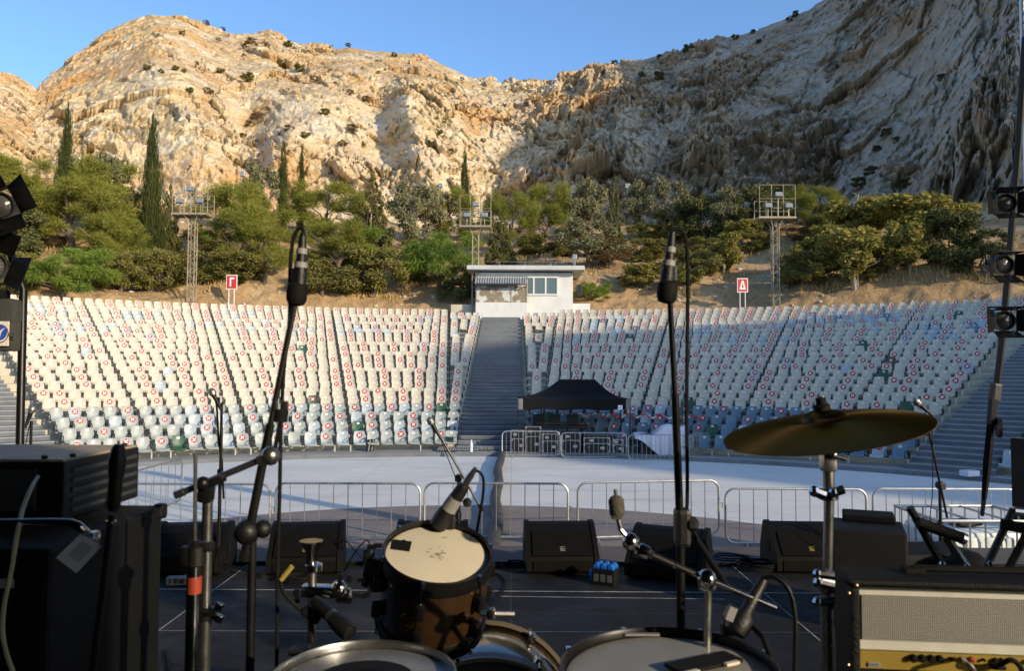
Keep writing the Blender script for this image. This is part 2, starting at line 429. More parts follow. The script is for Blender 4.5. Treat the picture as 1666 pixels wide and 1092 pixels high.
for wi, (a0, a1) in enumerate(wedges):
    offs = {}
    for r in range(NROW):
        rad = RF-.17+RD*r; mid = RF-.17+RD*np.mean([k for k in range(NROW) if GROUP[k] == GROUP[r]])
        if r == 22 and 's' in (a0, a1): continue
        if wi >= 10 and r > 20: continue
        lo = math.degrees(math.asin(1.33/rad)) if a0 == 's' else a0
        hi = -math.degrees(math.asin(1.33/rad)) if a1 == 's' else a1
        gap = .035 if 's' not in (a0, a1) else .05
        arc = R(hi-lo)*rad-2*gap
        arcm = R((math.degrees(math.asin(1.33/mid)) if a0 == 's' else a0)-(-math.degrees(math.asin(1.33/mid)) if a1 == 's' else a1))
        n = max(1, int(round((abs(arcm)*mid-2*gap)/.497)))
        if 's' in (a0, a1): n = max(1, int((arc)/.47))
        ga = math.degrees(gap/rad); step = (hi-lo-2*ga)/n
        if GROUP[r] not in offs: offs[GROUP[r]] = rng.randrange(3)
        for i in range(n):
            a = lo+ga+step*(i+.5)
            if 's' in (a0, a1) and n >= 3 and i in range(1, n-1) and 4 <= r <= 17 and (r*7+i*3) % 10 < 7: continue
            side = -1 if a < 0 else 1
            if r <= 1 and 4.2 < math.degrees(math.atan2(CX+rad*math.sin(R(a)), 1e-9+CY+rad*math.cos(R(a))))*0+a < (13.2 if r == 0 else 8.5): continue
            q = rng.random(); bl = bluep[r, int(a)+60]
            if r < 4: col = ('grey' if side < 0 else ('blue' if q < .8 else 'pale')) if q > .04 else 'green'
            else: col = 'cream'
            if r < 4 and side < 0 and .04 < q < .22: col = 'pale'
            if 14 <= r <= 20 and bl > .16 and q < .5: col = 'pale'
            elif r >= 4 and q < .012: col = 'green'
            elif r >= 4 and q < .03: col = 'pale'
            if side > 0 and r >= 14 and col == 'pale' and rng.random() < .12: col = 'blue'
            cr = (i+offs[GROUP[r]]+(r % 7 == 3)) % 3 == 1
            if rng.random() < .04: cr = not cr
            P = cyl(a, rad, deck(r)+rng.uniform(-.004, .004))
            seats.append(dict(r=r, a=a, p=P, col=col, cr=cr, w=wi, rz=-R(a)+R(rng.uniform(-1.2, 1.2)), plate=rng.random() > .06))
        for s0, s1 in ((lo+ga, hi-ga),): rails.setdefault((r, wi), (s0, s1, n))
for sd in (-1, 1):
    for r in range(NROW):
        row = sorted([s for s in seats if s['r'] == r and s['a']*sd > 0], key=lambda s: abs(s['a']))
        for i, s in enumerate(row): s['n'] = i+1
def project(P):
    v = CAMROT.transposed() @ (Vector(P)-Vector((0, 0, CAMZ)))
    return (833+FPX*v.x/-v.z, 546-FPX*v.y/-v.z, -v.z)
HIDE = [(-99, 720, 232, 1200), (835, 640, 1030, 745), (1185, 672, 1510, 740), (1030, 700, 1118, 745), (1590, 300, 1700, 560), (-40, 470, 34, 580)]
for s in seats:
    x, y, d = project(s['p']+Vector((0, 0, .5))); s['px'] = (x, y)
    s['vis'] = -8 < x < 1672 and not any(h[0] < x < h[2] and h[1] < y < h[3] for h in HIDE)
    s['d'] = d
near = sorted([s for s in seats if s['vis']], key=lambda s: s['d'])[:290]
for s in near: s['own'] = True
def seat_label(s):
    side = 'left' if s['a'] < 0 else 'right'
    return f"{CN[s['col']]} seat{' with red cross' if s['cr'] else ''}, {ordinal(s['n'])} {side} of centre stairs, {ordinal(s['r']+1)} row up"
for s in near:
    o = thing('stadium_seat', seat_label(s), 'seat', tuple(s['p']), 'stadium seats in curved rows'); o.rotation_euler = (0, 0, s['rz'])
    ps = [(s['col'], 'shell')]
    if s['cr']: ps.append(('cross', 'cross_sticker'))
    elif s['plate']: ps.append(('plate', 'number_plate'))
    if s['r'] < 4: ps += [('arm1', 'armrest'), ('arm-1', 'armrest')]
    for k, nm in ps:
        c = bpy.data.objects.new(nm, part_me[k]); COL.objects.link(c); c.parent = o
        if k == 'cross': c.location = (rng.uniform(-.022, .022), -.008, rng.uniform(-.025, .02))
        elif k == 'plate': c.location = (rng.uniform(-.012, .012), -.001, rng.uniform(-.02, .02))
# every other seat, merged
def arr(me):
    V = np.zeros(len(me.vertices)*3); me.vertices.foreach_get('co', V)
    return V.reshape(-1, 3), [tuple(p.vertices) for p in me.polygons], [p.material_index for p in me.polygons]
MI = {'cream': 0, 'grey': 1, 'blue': 2, 'pale': 3, 'green': 4}
PA = {k: arr(part_me[k]) for k in part_me}
VV, FF, MMI = [], [], []; base = 0
for s in seats:
    if s.get('own'): continue
    ca, sa = math.cos(s['rz']), math.sin(s['rz'])
    ps = [s['col']]+(['cross'] if s['cr'] else ['plate'] if s['plate'] else [])+(['arm1', 'arm-1'] if s['r'] < 4 else [])
    for k in ps:
        V, F, mi = PA[k]
        if k in ('cross', 'plate'): V = V+np.array([rng.uniform(-.02, .02), -.008, rng.uniform(-.025, .02)])
        W = np.stack([V[:, 0]*ca-V[:, 1]*sa+s['p'].x, V[:, 0]*sa+V[:, 1]*ca+s['p'].y, V[:, 2]+s['p'].z], 1)
        VV.append(W); FF += [tuple(base+i for i in f) for f in F]; base += len(V)
        MMI += [MI[k] if k in MI else (5+m_ if k == 'cross' else 6 if k == 'plate' else 7) for m_ in mi]
me = bpy.data.meshes.new('stadium_seats'); me.from_pydata(np.concatenate(VV).tolist(), [], FF)
for m in (M_CRS, M_GRS, M_SHADEBL, M_PBS, M_GNS, M_RED, M_WHT, M_DKM): me.materials.append(m)
me.polygons.foreach_set('material_index', MMI); me.polygons.foreach_set('use_smooth', [True]*len(me.polygons)); me.update()
o = bpy.data.objects.new('stadium_seats', me); COL.objects.link(o); tag(o, 'the farther rows of cream stadium seats with red cross stickers', 'seats', kind='stuff')
# rails that carry the seats: one steel frame for each row on each side of the stairs
for sd, outer in ((-1, 0), (1, 0), (1, 1)):
    for r in range(NROW):
        m = MB()
        for (rr, wi), (s0, s1, n) in rails.items():
            if rr != r or (s0+s1)*sd < 0 or (wi >= 10) != bool(outer) or (wi >= 10 and r > 12): continue
            k = max(2, int((s1-s0)/1.2))
            for dr, dz, rad in ((.10, .235, .022), (-.12, .225, .018)):
                m.mat(0).tube([cyl(s0+(s1-s0)*i/k, RF-.17+RD*r+dr, deck(r)+dz) for i in range(k+1)], rad, 4)
            for i in range(0, n+1):
                a = s0+(s1-s0)*i/n
                if i % 4 == 1 or i == n: m.mat(0).tube([cyl(a, RF-.17+RD*r-.05, deck(r)+.23), cyl(a, RF-.17+RD*r-.05, deck(r))], .025, 5)
                M3 = Matrix.Rotation(-R(a), 3, 'Z')
                m.mat(1).box(cyl(a, RF-.17+RD*r+.12, deck(r)+.36), (.05, .10, .20), M3)
                m.mat(1).box(cyl(a, RF-.17+RD*r-.02, deck(r)+.27), (.04, .28, .04), M3)
        if m.v: tag(m.build('seat_rail', [M_WPNT, M_DKM], None, fix=False), f"steel rail carrying the {ordinal(r+1)} row of seats, {'left of the central stairs' if sd < 0 else 'beyond the right end stairs' if outer else 'right of the central stairs'}", 'rail', 'rails under the rows of seats')

# ------------------------------------------------------------------ hillside behind the seats, and the quarry cliff
HR = [43.3, 43.9, 44.6, 45.6, 47.6, 53, 60, 66, 74, 82, 95, 112]
HZ = [6.24, 6.30, 6.55, 7.5, 8.75, 10.4, 13.3, 15.7, 17.6, 19.2, 21.8, 24.5]
def hill_h(x, y):
    x = np.asarray(x, float); y = np.asarray(y, float)
    r = np.hypot(x-CX, y-CY); z = np.interp(r, HR, HZ)
    w = sstep(44.5, 48, r)
    P = np.stack([x, y, np.zeros_like(x)], 1)
    return z+w*(fbm(P*.09, 4)*1.0+fbm(P*.5+9, 3)*.18)+sstep(44.2, 45.2, r)*(1-sstep(47, 49, r))*fbm(P*.8+4, 3)*.25
def hill1(x, y): return float(hill_h([x], [y])[0])
a = np.radians(np.concatenate([np.linspace(-82, -50, 60)[:-1], np.linspace(-50, 50, 560), np.linspace(50, 128, 120)[1:]]))
r = np.concatenate([np.linspace(43.3, 50, 50)[:-1], np.linspace(50, 114, 150)])
AA, RR = np.meshgrid(a, r); X = CX+RR*np.sin(AA); Y = CY+RR*np.cos(AA)
Z = hill_h(X.ravel(), Y.ravel())
nc = len(a); i = np.arange(len(r)-1)[:, None]*nc+np.arange(nc-1)[None, :]
F = np.stack([i, i+1, i+1+nc, i+nc], -1).reshape(-1, 4)
t = NT('dry_earth'); p = t.pos()
c = t.ramp(t.noise(.22, p, 8, .65), [(.28, (.36, .215, .095)), (.5, (.49, .315, .15)), (.72, (.58, .42, .235))])
c = t.mix(t.ramp(t.noise(1.6, p, 6, .7), [(.48, 0.0), (.68, .75)]), c, (.20, .155, .075))
c = t.mix(t.ramp(t.noise(5.5, p, 5, .7), [(.58, 0.0), (.70, .6)]), c, (.50, .40, .27))
c = t.mix(t.ramp(t.vor(3.2, p).outputs['Distance'], [(.06, .8), (.14, 0.0)]), c, (.48, .42, .33))
nz = t.bump(t.noise(2.5, p, 8, .7), .9, .25)
t.pbsdf(c, .95, 0, nz); M_EARTH = t.m
tag(np_mesh('hillside', np.stack([X.ravel(), Y.ravel(), Z], 1), F, M_EARTH, True), kind='structure')

def px2phi(x): return math.degrees(math.atan((x-833.0)/FPX))
sk = [(-420, 190), (-300, 150), (-150, 92), (-60, 98), (0, 112), (20, 122), (45, 142), (60, 125), (80, 106), (105, 80), (130, 66), (160, 45), (205, 25), (230, 15), (290, 17), (330, 35), (350, 40), (380, 45), (430, 40), (480, 62), (520, 65), (560, 67), (600, 72), (640, 78), (680, 82), (720, 97), (760, 119), (800, 120), (870, 118), (930, 112), (960, 100), (1000, 92), (1040, 88), (1100, 78), (1140, 65), (1200, 48), (1240, 38), (1290, 15), (1330, 0), (1400, -40), (1500, -110), (1580, -190), (1666, -300)]
yc = [(-420, 110), (0, 140), (100, 160), (230, 172), (520, 174), (800, 168), (1040, 165), (1330, 150), (1500, 130), (1666, 104)]
yb = [(-420, 76), (0, 88), (300, 95), (600, 98), (800, 104), (1000, 106), (1300, 99), (1480, 88), (1666, 66)]
xs_v = np.linspace(-30, 1700, 1060)
phi = np.concatenate([np.linspace(-50, px2phi(-30), 50)[:-1], np.degrees(np.arctan((xs_v-833)/FPX)), np.linspace(px2phi(1700), 130, 170)[1:]])
xpx = np.where(np.abs(phi) < 60, 833+FPX*np.tan(np.radians(np.clip(phi, -60, 60))), 5000)
def tab(tb, x): return np.interp(x, [q[0] for q in tb], [q[1] for q in tb])
cosp = np.cos(np.radians(phi))
Yc = tab(yc, xpx); rc = Yc/np.maximum(cosp, .3); zc = CAMZ+(HOR-(tab(sk, xpx)-.00426*(xpx-833)))*Yc/FPX
rb = tab(yb, xpx)/np.maximum(cosp, .3)
ext = [(33.9, None), (40, 97), (48, 100), (57, 100), (69, 102), (79, 104), (88, 96.5), (93, 83), (97, 68), (102, 54), (108, 51), (112, 55), (115, 58), (118, 58), (120, 55), (121.2, 52), (122.2, 40), (124, 26), (130, 22)]
k33 = np.argmin(np.abs(phi-33.5)); ext[0] = (phi[k33], zc[k33])
m = phi > phi[k33]
zc = np.where(m, tab(ext, phi), zc)
rc = np.where(m, np.interp(phi, [phi[k33], 40, 130], [rc[k33], 140, 140]), rc)
rb = np.where(m, np.interp(phi, [phi[k33], 42, 60, 90, 130], [rb[k33], 86, 96, 110, 118]), rb)
zb = np.interp(np.hypot(rb*np.sin(np.radians(phi))-CX, rb*cosp-CY), HR, HZ)-2.0
NTR = 320; T = np.linspace(0, 1, NTR)[:, None]
pw = np.interp(phi, [-40, -10, 5, 15, 34, 130], [1.55, 1.45, 1.25, 1.1, 1.0, 1.0])[None, :]
g = T**pw
# a lower steep face and a gentler, scrubby shoulder above it on the left
RHO = rb+(rc-rb)*g; ZZ = zb+(zc-zb)*T
PH = np.radians(np.broadcast_to(phi, RHO.shape)); X = RHO*np.sin(PH); Y = RHO*np.cos(PH)
dr = np.gradient(RHO, axis=0); dz = np.gradient(ZZ, axis=0); L = np.hypot(dr, dz)
n_r, n_z = -np.ones_like(L), .08*dr/L+.45*sstep(.93, 1.0, T)
P = np.stack([X.ravel(), Y.ravel(), ZZ.ravel()], 1)
XP = np.broadcast_to(xpx, RHO.shape).ravel(); TT = np.broadcast_to(T, RHO.shape).ravel()
YP = HOR-(P[:, 2]-CAMZ)*FPX/np.maximum(P[:, 1], 5)
vis = (XP < 4000)
# large shapes: the near slab at the far left, ribs, the long spur, the right-hand buttress
def rib(xa, ya, xb, yb_, w, h):
    tt = np.clip(((XP-xa)*(xb-xa)+(YP-ya)*(yb_-ya))/((xb-xa)**2+(yb_-ya)**2), 0, 1)
    d = np.hypot(XP-xa-tt*(xb-xa), YP-ya-tt*(yb_-ya)); return h*np.exp(-(d/w)**2)
big = rib(655, 170, 700, 330, 34, 4.5)+rib(652, 110, 655, 170, 45, 1.5)-rib(610, 160, 640, 320, 35, 4.0)-rib(850, 160, 800, 300, 70, 4.0)
big += rib(250, 90, 330, 290, 70, 4.5)+rib(560, 90, 470, 250, 60, 2.0)+rib(455, 250, 440, 320, 30, 3.0)-rib(400, 180, 390, 300, 40, 2.5)
big += 5.5*sstep(0, 190, (260+(YP-142)*0 - XP)*.0+(YP-(142+(XP-45)*.72)))*(XP < 400)*sstep(260, 160, XP)
big += rib(985, 100, 1015, 160, 26, 3.5)+rib(1140, 120, 930, 290, 50, 2.5)-rib(1060, 170, 1120, 290, 60, 3.0)+rib(1330, 30, 1150, 250, 60, 3.0)
big += 3.0*sstep(0, 190, (XP-1490)+(YP-330)*.10)*sstep(100, 330, YP)*vis+rib(1640, 100, 1560, 250, 40, 4.0)
big = np.where(vis, big, 0)*(1-.9*sstep(.62, .95, TT))
patch = .55+1.0*sstep(-.35, .45, fbm(P*.055+3, 3))
S = P.copy(); tilt = np.tanh((930-XP)/170)*.55
S[:, 2] = P[:, 2]+tilt*P[:, 0]*.8           # beds dipping to the right on the left, to the left on the right
Q = np.stack([S[:, 0], S[:, 1], S[:, 2]*1.9], 1)+fbm(P*.12, 3)[:, None]*1.2
ca_, sa_ = math.cos(R(52)), math.sin(R(52)); sg = np.tanh((930-XP)/170)
U_ = np.stack([(P[:, 0]*ca_-sg*P[:, 2]*sa_)*.75, P[:, 1]*.9, (sg*P[:, 0]*sa_+P[:, 2]*ca_)*1.15], 1)+np.stack([fbm(P*.09, 4), fbm(P*.09+31, 4), fbm(P*.09+57, 4)], 1)*2.0+np.stack([fbm(P*.5+11, 3), fbm(P*.5+41, 3), fbm(P*.5+77, 3)], 1)*.12
v0, e0 = facets(U_*.05+2, .75); v1, e1 = facets(U_*.115, .7); v2, e2 = facets(U_*.30+5, .65); v3, e3 = facets(U_*.8+9, .8); v4, e4 = facets(P*1.7+3, .9)
edge = (1-.5*sstep(.90, 1.0, TT))*np.where(np.repeat(phi[None, :], NTR, 0).ravel() > 38, .25, 1)
rough = np.interp(YP, [60, 140, 230], [.45, .62, .92])*(1+.8*sstep(750, 1050, XP))
D = big+.9*fbm(P*.04, 4, .5)+rough*patch*(3.4*v0+2.4*v1+1.5*v2+.95*v3+.28*v4+.10*fbm(Q*1.9+3, 3))
D -= rough*(.5*(1-sstep(0, .03, e0))+.35*(1-sstep(0, .03, e1)))
D = D*sstep(0, .04, TT)*edge
X = P[:, 0]+D*n_r.ravel()*np.sin(PH.ravel()); Y = P[:, 1]+D*n_r.ravel()*np.cos(PH.ravel()); Z = P[:, 2]+D*n_z.ravel()
V = np.stack([X, Y, Z], 1)
nc = len(phi)
back = V[-nc:].copy(); q = np.radians(phi)
b1 = back+np.stack([10*np.sin(q), 10*np.cos(q), np.full(nc, -1.5)], 1); b2 = back+np.stack([55*np.sin(q), 55*np.cos(q), np.full(nc, -45.)], 1)
V = np.concatenate([V, b1, b2]); nr = NTR+2
i = np.arange(nr-1)[:, None]*nc+np.arange(nc-1)[None, :]
F = np.stack([i, i+1, i+1+nc, i+nc], -1).reshape(-1, 4)
t = NT('limestone'); p = t.pos(); geo = t.node('ShaderNodeNewGeometry')
pd = t.pos((1, 1, 1.7), (0, R(35), 0))
c = t.ramp(t.noise(.16, pd, 9, .68, .6), [(.24, (.36, .25, .13)), (.38, (.52, .395, .225)), (.52, (.64, .525, .35)), (.70, (.73, .65, .51))])
c = t.mix(t.ramp(t.noise(.055, p, 5, .6, .8), [(.50, 0.0), (.64, .85)]), c, t.ramp(t.noise(.4, p, 6, .65), [(.3, (.46, .23, .075)), (.7, (.60, .38, .17))]))
c = t.mix(t.ramp(t.noise(.11, t.pos((1, 1, .6)), 7, .7), [(.52, 0.0), (.66, .7)]), c, (.56, .53, .48))
c = t.mix(t.ramp(t.noise(.9, pd, 7, .72), [(.60, 0.0), (.74, .4)]), c, (.42, .31, .19))
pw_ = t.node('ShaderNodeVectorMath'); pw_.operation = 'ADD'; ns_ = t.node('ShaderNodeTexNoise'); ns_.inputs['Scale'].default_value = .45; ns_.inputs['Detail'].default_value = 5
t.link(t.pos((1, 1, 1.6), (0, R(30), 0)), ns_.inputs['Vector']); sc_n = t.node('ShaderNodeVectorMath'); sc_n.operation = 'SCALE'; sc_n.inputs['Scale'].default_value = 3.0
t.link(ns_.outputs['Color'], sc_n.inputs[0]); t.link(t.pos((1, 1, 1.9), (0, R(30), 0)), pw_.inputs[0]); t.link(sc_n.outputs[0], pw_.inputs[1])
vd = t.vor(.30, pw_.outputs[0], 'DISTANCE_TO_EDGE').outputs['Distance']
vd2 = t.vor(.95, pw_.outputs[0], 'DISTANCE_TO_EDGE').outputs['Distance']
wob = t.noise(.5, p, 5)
c = t.mix(t.math('MAXIMUM', t.math('MULTIPLY', t.ramp(vd, [(.0, .6), (.035, 0.0)]), t.ramp(wob, [(.50, 0.0), (.62, 1.0)])), t.math('MULTIPLY', t.ramp(vd2, [(.0, .35), (.06, 0.0)]), t.ramp(wob, [(.55, 0.0), (.66, 1.0)]))), c, (.12, .085, .055))  # dark rock joints, strengthened in colour to stand in for crevice shade
sepz = t.node('ShaderNodeSeparateXYZ'); t.link(geo.outputs['Normal'], sepz.inputs[0])
sz0 = t.node('ShaderNodeSeparateXYZ'); t.link(geo.outputs['Position'], sz0.inputs[0])
och = t.math('MULTIPLY', t.ramp(t.math('MULTIPLY', sz0.outputs[2], .0125), [(.52, 0.0), (.72, 1.0)]), t.ramp(t.noise(.07, t.pos((1, 1, 2.2)), 6, .65, .5), [(.46, 0.0), (.58, .75)]))
c = t.mix(och, c, t.ramp(t.noise(.5, p, 6, .65), [(.3, (.46, .24, .075)), (.7, (.60, .40, .19))]))
scrub = t.math('MULTIPLY', t.ramp(sepz.outputs['Z'], [(.50, 0.0), (.72, 1.0)]), t.ramp(t.noise(.35, p, 7, .72), [(.46, 0.0), (.58, .9)]))
c = t.mix(scrub, c, t.ramp(t.noise(1.5, p, 4), [(.35, (.33, .23, .11)), (.65, (.50, .37, .19))]))
h = t.math('ADD', t.math('MULTIPLY', t.noise(.9, pd, 9, .72), 1.0), t.math('MULTIPLY', t.ramp(vd2, [(0, 0.0), (.15, .15)]), 1.0))
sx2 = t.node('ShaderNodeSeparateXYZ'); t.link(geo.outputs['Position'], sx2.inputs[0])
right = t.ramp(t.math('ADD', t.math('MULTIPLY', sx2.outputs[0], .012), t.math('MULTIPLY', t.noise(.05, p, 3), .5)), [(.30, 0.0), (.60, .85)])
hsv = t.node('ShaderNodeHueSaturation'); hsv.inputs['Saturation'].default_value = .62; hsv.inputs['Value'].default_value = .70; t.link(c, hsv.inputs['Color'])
c = t.mix(right, c, hsv.outputs[0])  # right side greyer as mineral, and darkened in colour to deepen its shade
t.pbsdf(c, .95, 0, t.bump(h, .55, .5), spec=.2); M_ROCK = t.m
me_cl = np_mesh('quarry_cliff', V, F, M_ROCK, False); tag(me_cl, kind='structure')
CLV = V[:nc*NTR].reshape(NTR, nc, 3); CLX = xpx
def on_cliff(px, py):                 # the point of the cliff seen near photo pixel (px, py)
    py -= .00426*(px-833)
    j = int(np.argmin(np.abs(CLX-px))); col = CLV[:, j]
    yy = HOR-(col[:, 2]-CAMZ)*FPX/col[:, 1]; k = int(np.argmin(np.abs(yy-py)+(np.arange(NTR) < 3)*50))
    return Vector(col[k])
def on_hill(px, py):                  # the point of the hillside seen at photo pixel (px, py)
    v = ray(px, py); prev = 44.5
    Ys = np.arange(44, 125, .25); zz = hill_h(v.x*Ys, Ys); rr = CAMZ+v.z*Ys
    k = np.nonzero((zz > rr) & (np.hypot(v.x*Ys-CX, Ys-CY) > 44.6))[0]
    Yh = Ys[k[0]] if len(k) else 96.0
    return Vector((v.x*Yh, Yh, hill1(v.x*Yh, Yh)))

# ------------------------------------------------------------------ trees and shrubs
def leafmat(name, a, b, trans=.25, rough=.7):
    t = NT(name); g = t.node('ShaderNodeNewGeometry')
    c = t.ramp(g.outputs['Random Per Island'], [(.0, a), (1.0, b)])
    c = t.mix(t.ramp(t.noise(.55, t.pos(), 3), [(.35, .0), (.65, .35)]), c, tuple(x*1.5 for x in b))
    d = t.node('ShaderNodeBsdfDiffuse'); d.inputs['Roughness'].default_value = .6; t.link(c, d.inputs['Color'])
    tr = t.node('ShaderNodeBsdfTranslucent'); t.link(t.mix(.5, c, b), tr.inputs['Color'])
    mx = t.node('ShaderNodeMixShader'); mx.inputs[0].default_value = trans
    t.link(d.outputs[0], mx.inputs[1]); t.link(tr.outputs[0], mx.inputs[2]); t.link(mx.outputs[0], t.out.inputs[0]); return t.m
L_FEATH = leafmat('feathery_leaf', (.112, .126, .022), (.325, .325, .068), .3)
L_BRIGHT = leafmat('bright_leaf', (0.087, 0.145, 0.023), (0.261, 0.341, 0.065), .3)
L_CYP = leafmat('cypress_leaf', (0.026, 0.041, 0.014), (0.094, 0.104, 0.032), .08)
L_CON = leafmat('conifer_leaf', (0.051, 0.061, 0.020), (0.167, 0.152, 0.051), .1)
L_OLIVE = leafmat('olive_leaf', (0.109, 0.109, 0.051), (0.319, 0.297, 0.160), .15)
L_SHRUB = leafmat('shrub_leaf', (0.072, 0.080, 0.023), (0.275, 0.246, 0.072), .2)
L_FIG = leafmat('fig_leaf', (.12, .12, .03), (.40, .34, .09), .25)
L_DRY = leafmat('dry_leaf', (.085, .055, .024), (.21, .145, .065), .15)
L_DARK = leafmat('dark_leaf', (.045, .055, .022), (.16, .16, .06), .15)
M_BARK = pm('bark', (.16, .12, .085), .9, 0, .3, 3, .5, 20)
M_BARKP = pm('pale_bark', (.33, .28, .21), .9, 0, .25, 3, .4, 20)

def leaves(rs, C, Rb, n, size, asp, mode='rand', fill=.55):
    """n leaf faces scattered through the blobs (centres C, radii Rb); returns vertices"""
    w = Rb**2/np.sum(Rb**2); k = rs.choice(len(C), n, p=w)
    d = rs.normal(size=(n, 3)); d /= np.linalg.norm(d, axis=1)[:, None]
    rad = Rb[k]*(fill+(1-fill)*rs.rand(n))*(.8+.45*rs.rand(n))
    P = C[k]+d*rad[:, None]*np.array([1, 1, .85])
    if mode == 'up': ax = d*.45+np.array([0, 0, 1.0])+rs.normal(size=(n, 3))*.25
    elif mode == 'droop': ax = d*.8+np.array([0, 0, -.55])+rs.normal(size=(n, 3))*.45
    elif mode == 'feather': ax = d*.9+np.array([0, 0, .35])+rs.normal(size=(n, 3))*.5
    else: ax = rs.normal(size=(n, 3))+d*.4
    ax /= np.linalg.norm(ax, axis=1)[:, None]
    sd = np.cross(ax, rs.normal(size=(n, 3))); sd /= np.linalg.norm(sd, axis=1)[:, None]
    s = size*(.6+.8*rs.rand(n))[:, None]
    a = P-ax*s*.5; b = P+sd*s*asp*.5; c = P+ax*s*.5; e = P-sd*s*asp*.5
    return np.stack([a, b, c, e], 1).reshape(-1, 3)
def crown_mesh(nm, rs, C, Rb, n, size, asp, mode, m, fill=.55):
    V = leaves(rs, np.array(C, float), np.array(Rb, float), n, size, asp, mode, fill)
    F = np.arange(len(V)).reshape(-1, 4)
    o = np_mesh(nm, V, F, m); me = o.data; bpy.data.objects.remove(o); return me
def trunk_mesh(rs, h, r, C, m, lean=.0):
    b = MB(); top = Vector((lean, 0, h))
    pts = [Vector((0, 0, -.3)), Vector((lean*.3+rs.uniform(-.05, .05), rs.uniform(-.05, .05), h*.35)), Vector((lean*.6, rs.uniform(-.08, .08), h*.7)), top]
    b.tube(pts, [r*1.25, r, r*.75, r*.4], 7)
    for c in C:
        c = Vector(c); s = pts[1].lerp(pts[2], rs.rand()); mid = s.lerp(c, .55)+Vector(rs.normal(size=3)*.12)
        b.tube([s, mid, c], [r*.45, r*.28, r*.08], 5)
    o = b.build('trunk', m, None, smooth=True, fix=False); me = o.data; bpy.data.objects.remove(o); return me
# prototypes are one unit high and about one unit wide
def blobs(rs, n, wide=.5, z0=.2, z1=.95, r=(.12, .26), dome=1.0):
    C, Rb = [], []
    for _ in range(n):
        z = z0+(z1-z0)*rs.rand(); a = rs.rand()*6.283
        lim = wide*math.sqrt(max(.08, 1-((z-.45)/.58)**2))**dome; rr = lim*math.sqrt(rs.rand())*.85
        C.append((rr*math.cos(a), rr*math.sin(a), z)); Rb.append(rs.uniform(*r))
    return C, Rb
TREE = {}
def add_proto(kind, crown, trunk, lm, tm): TREE.setdefault(kind, []).append((crown, trunk))
for v in range(3):
    rs = np.random.RandomState(20+v); C, Rb = blobs(rs, 34, .56, .24, .92, (.05, .17))
    add_proto('feather', crown_mesh('crown', rs, C, Rb, 20000, .062, .085, 'feather', L_FEATH, .22), trunk_mesh(rs, .5, .028, C[:9], M_BARK), 0, 0)
    rs = np.random.RandomState(30+v); C, Rb = blobs(rs, 32, .55, .18, .9, (.06, .18))
    add_proto('bright', crown_mesh('crown', rs, C, Rb, 18000, .075, .08, 'droop', L_BRIGHT, .22), trunk_mesh(rs, .5, .026, C[:8], M_BARK), 0, 0)
    rs = np.random.RandomState(40+v); C, Rb = blobs(rs, 30, .5, .14, .88, (.08, .17))
    add_proto('shrub', crown_mesh('crown', rs, C, Rb, 10500, .040, .6, 'rand', L_SHRUB, .35), trunk_mesh(rs, .45, .03, C[:8], M_BARK), 0, 0)
    rs = np.random.RandomState(50+v); C, Rb = blobs(rs, 24, .5, .25, .92, (.08, .16))
    add_proto('olive', crown_mesh('crown', rs, C, Rb, 5500, .05, .45, 'rand', L_OLIVE, .3), trunk_mesh(rs, .5, .03, C[:12], M_BARK), 0, 0)
    rs = np.random.RandomState(60+v); C, Rb = blobs(rs, 26, .5, .18, .9, (.09, .18))
    add_proto('fig', crown_mesh('crown', rs, C, Rb, 8000, .052, .75, 'rand', L_FIG, .4), trunk_mesh(rs, .5, .03, C[:8], M_BARKP), 0, 0)
for v in range(2):
    rs = np.random.RandomState(70+v); C, Rb = [], []
    for i in range(90):
        z = .05+.93*(i/90); w = .5*min(1, (z/.16)**.6)*(1-z)**.62*1.05*(1+.25*rs.normal()*(.5 if z < .8 else .2)); a = rs.rand()*6.28; q = w*(.35+.55*rs.rand())
        C.append((q*math.cos(a), q*math.sin(a), z)); Rb.append(max(.035, w*.42))
    V = leaves(rs, np.array(C), np.array(Rb)*1.15, 11000, .045, .36, 'up', .3)
    V = V.copy(); o = np_mesh('crown', V, np.arange(len(V)).reshape(-1, 4), L_CYP); me = o.data; bpy.data.objects.remove(o)
    add_proto('cypress', me, trunk_mesh(rs, .9, .02, [], M_BARK), 0, 0)
    rs = np.random.RandomState(80+v); C, Rb = [], []
    for i in range(60):
        z = .08+.9*(i/60); w = .5*(1-z)**.75*(.75+.45*rs.rand()); a = i*2.4+rs.rand(); q = w*(.45+.5*rs.rand())
        C.append((q*math.cos(a), q*math.sin(a), z)); Rb.append(max(.025, .10*(1.15-z)))
    add_proto('conifer', crown_mesh('crown', rs, C, Rb, 7000, .045, .5, 'rand', L_CON, .45), trunk_mesh(rs, .95, .022, C[::6], M_BARK), 0, 0)
    rs = np.random.RandomState(85+v); C, Rb = blobs(rs, 26, .5, .15, .9, (.09, .18))
    add_proto('dry', crown_mesh('crown', rs, C, Rb, 5500, .05, .3, 'feather', L_DRY, .35), trunk_mesh(rs, .4, .03, C[:10], M_BARK), 0, 0)
    rs = np.random.RandomState(90+v); C, Rb = blobs(rs, 26, .5, .15, .9, (.10, .18))
    add_proto('dark', crown_mesh('crown', rs, C, Rb, 5500, .06, .5, 'rand', L_DARK, .5), trunk_mesh(rs, .4, .03, C[:6], M_BARK), 0, 0)
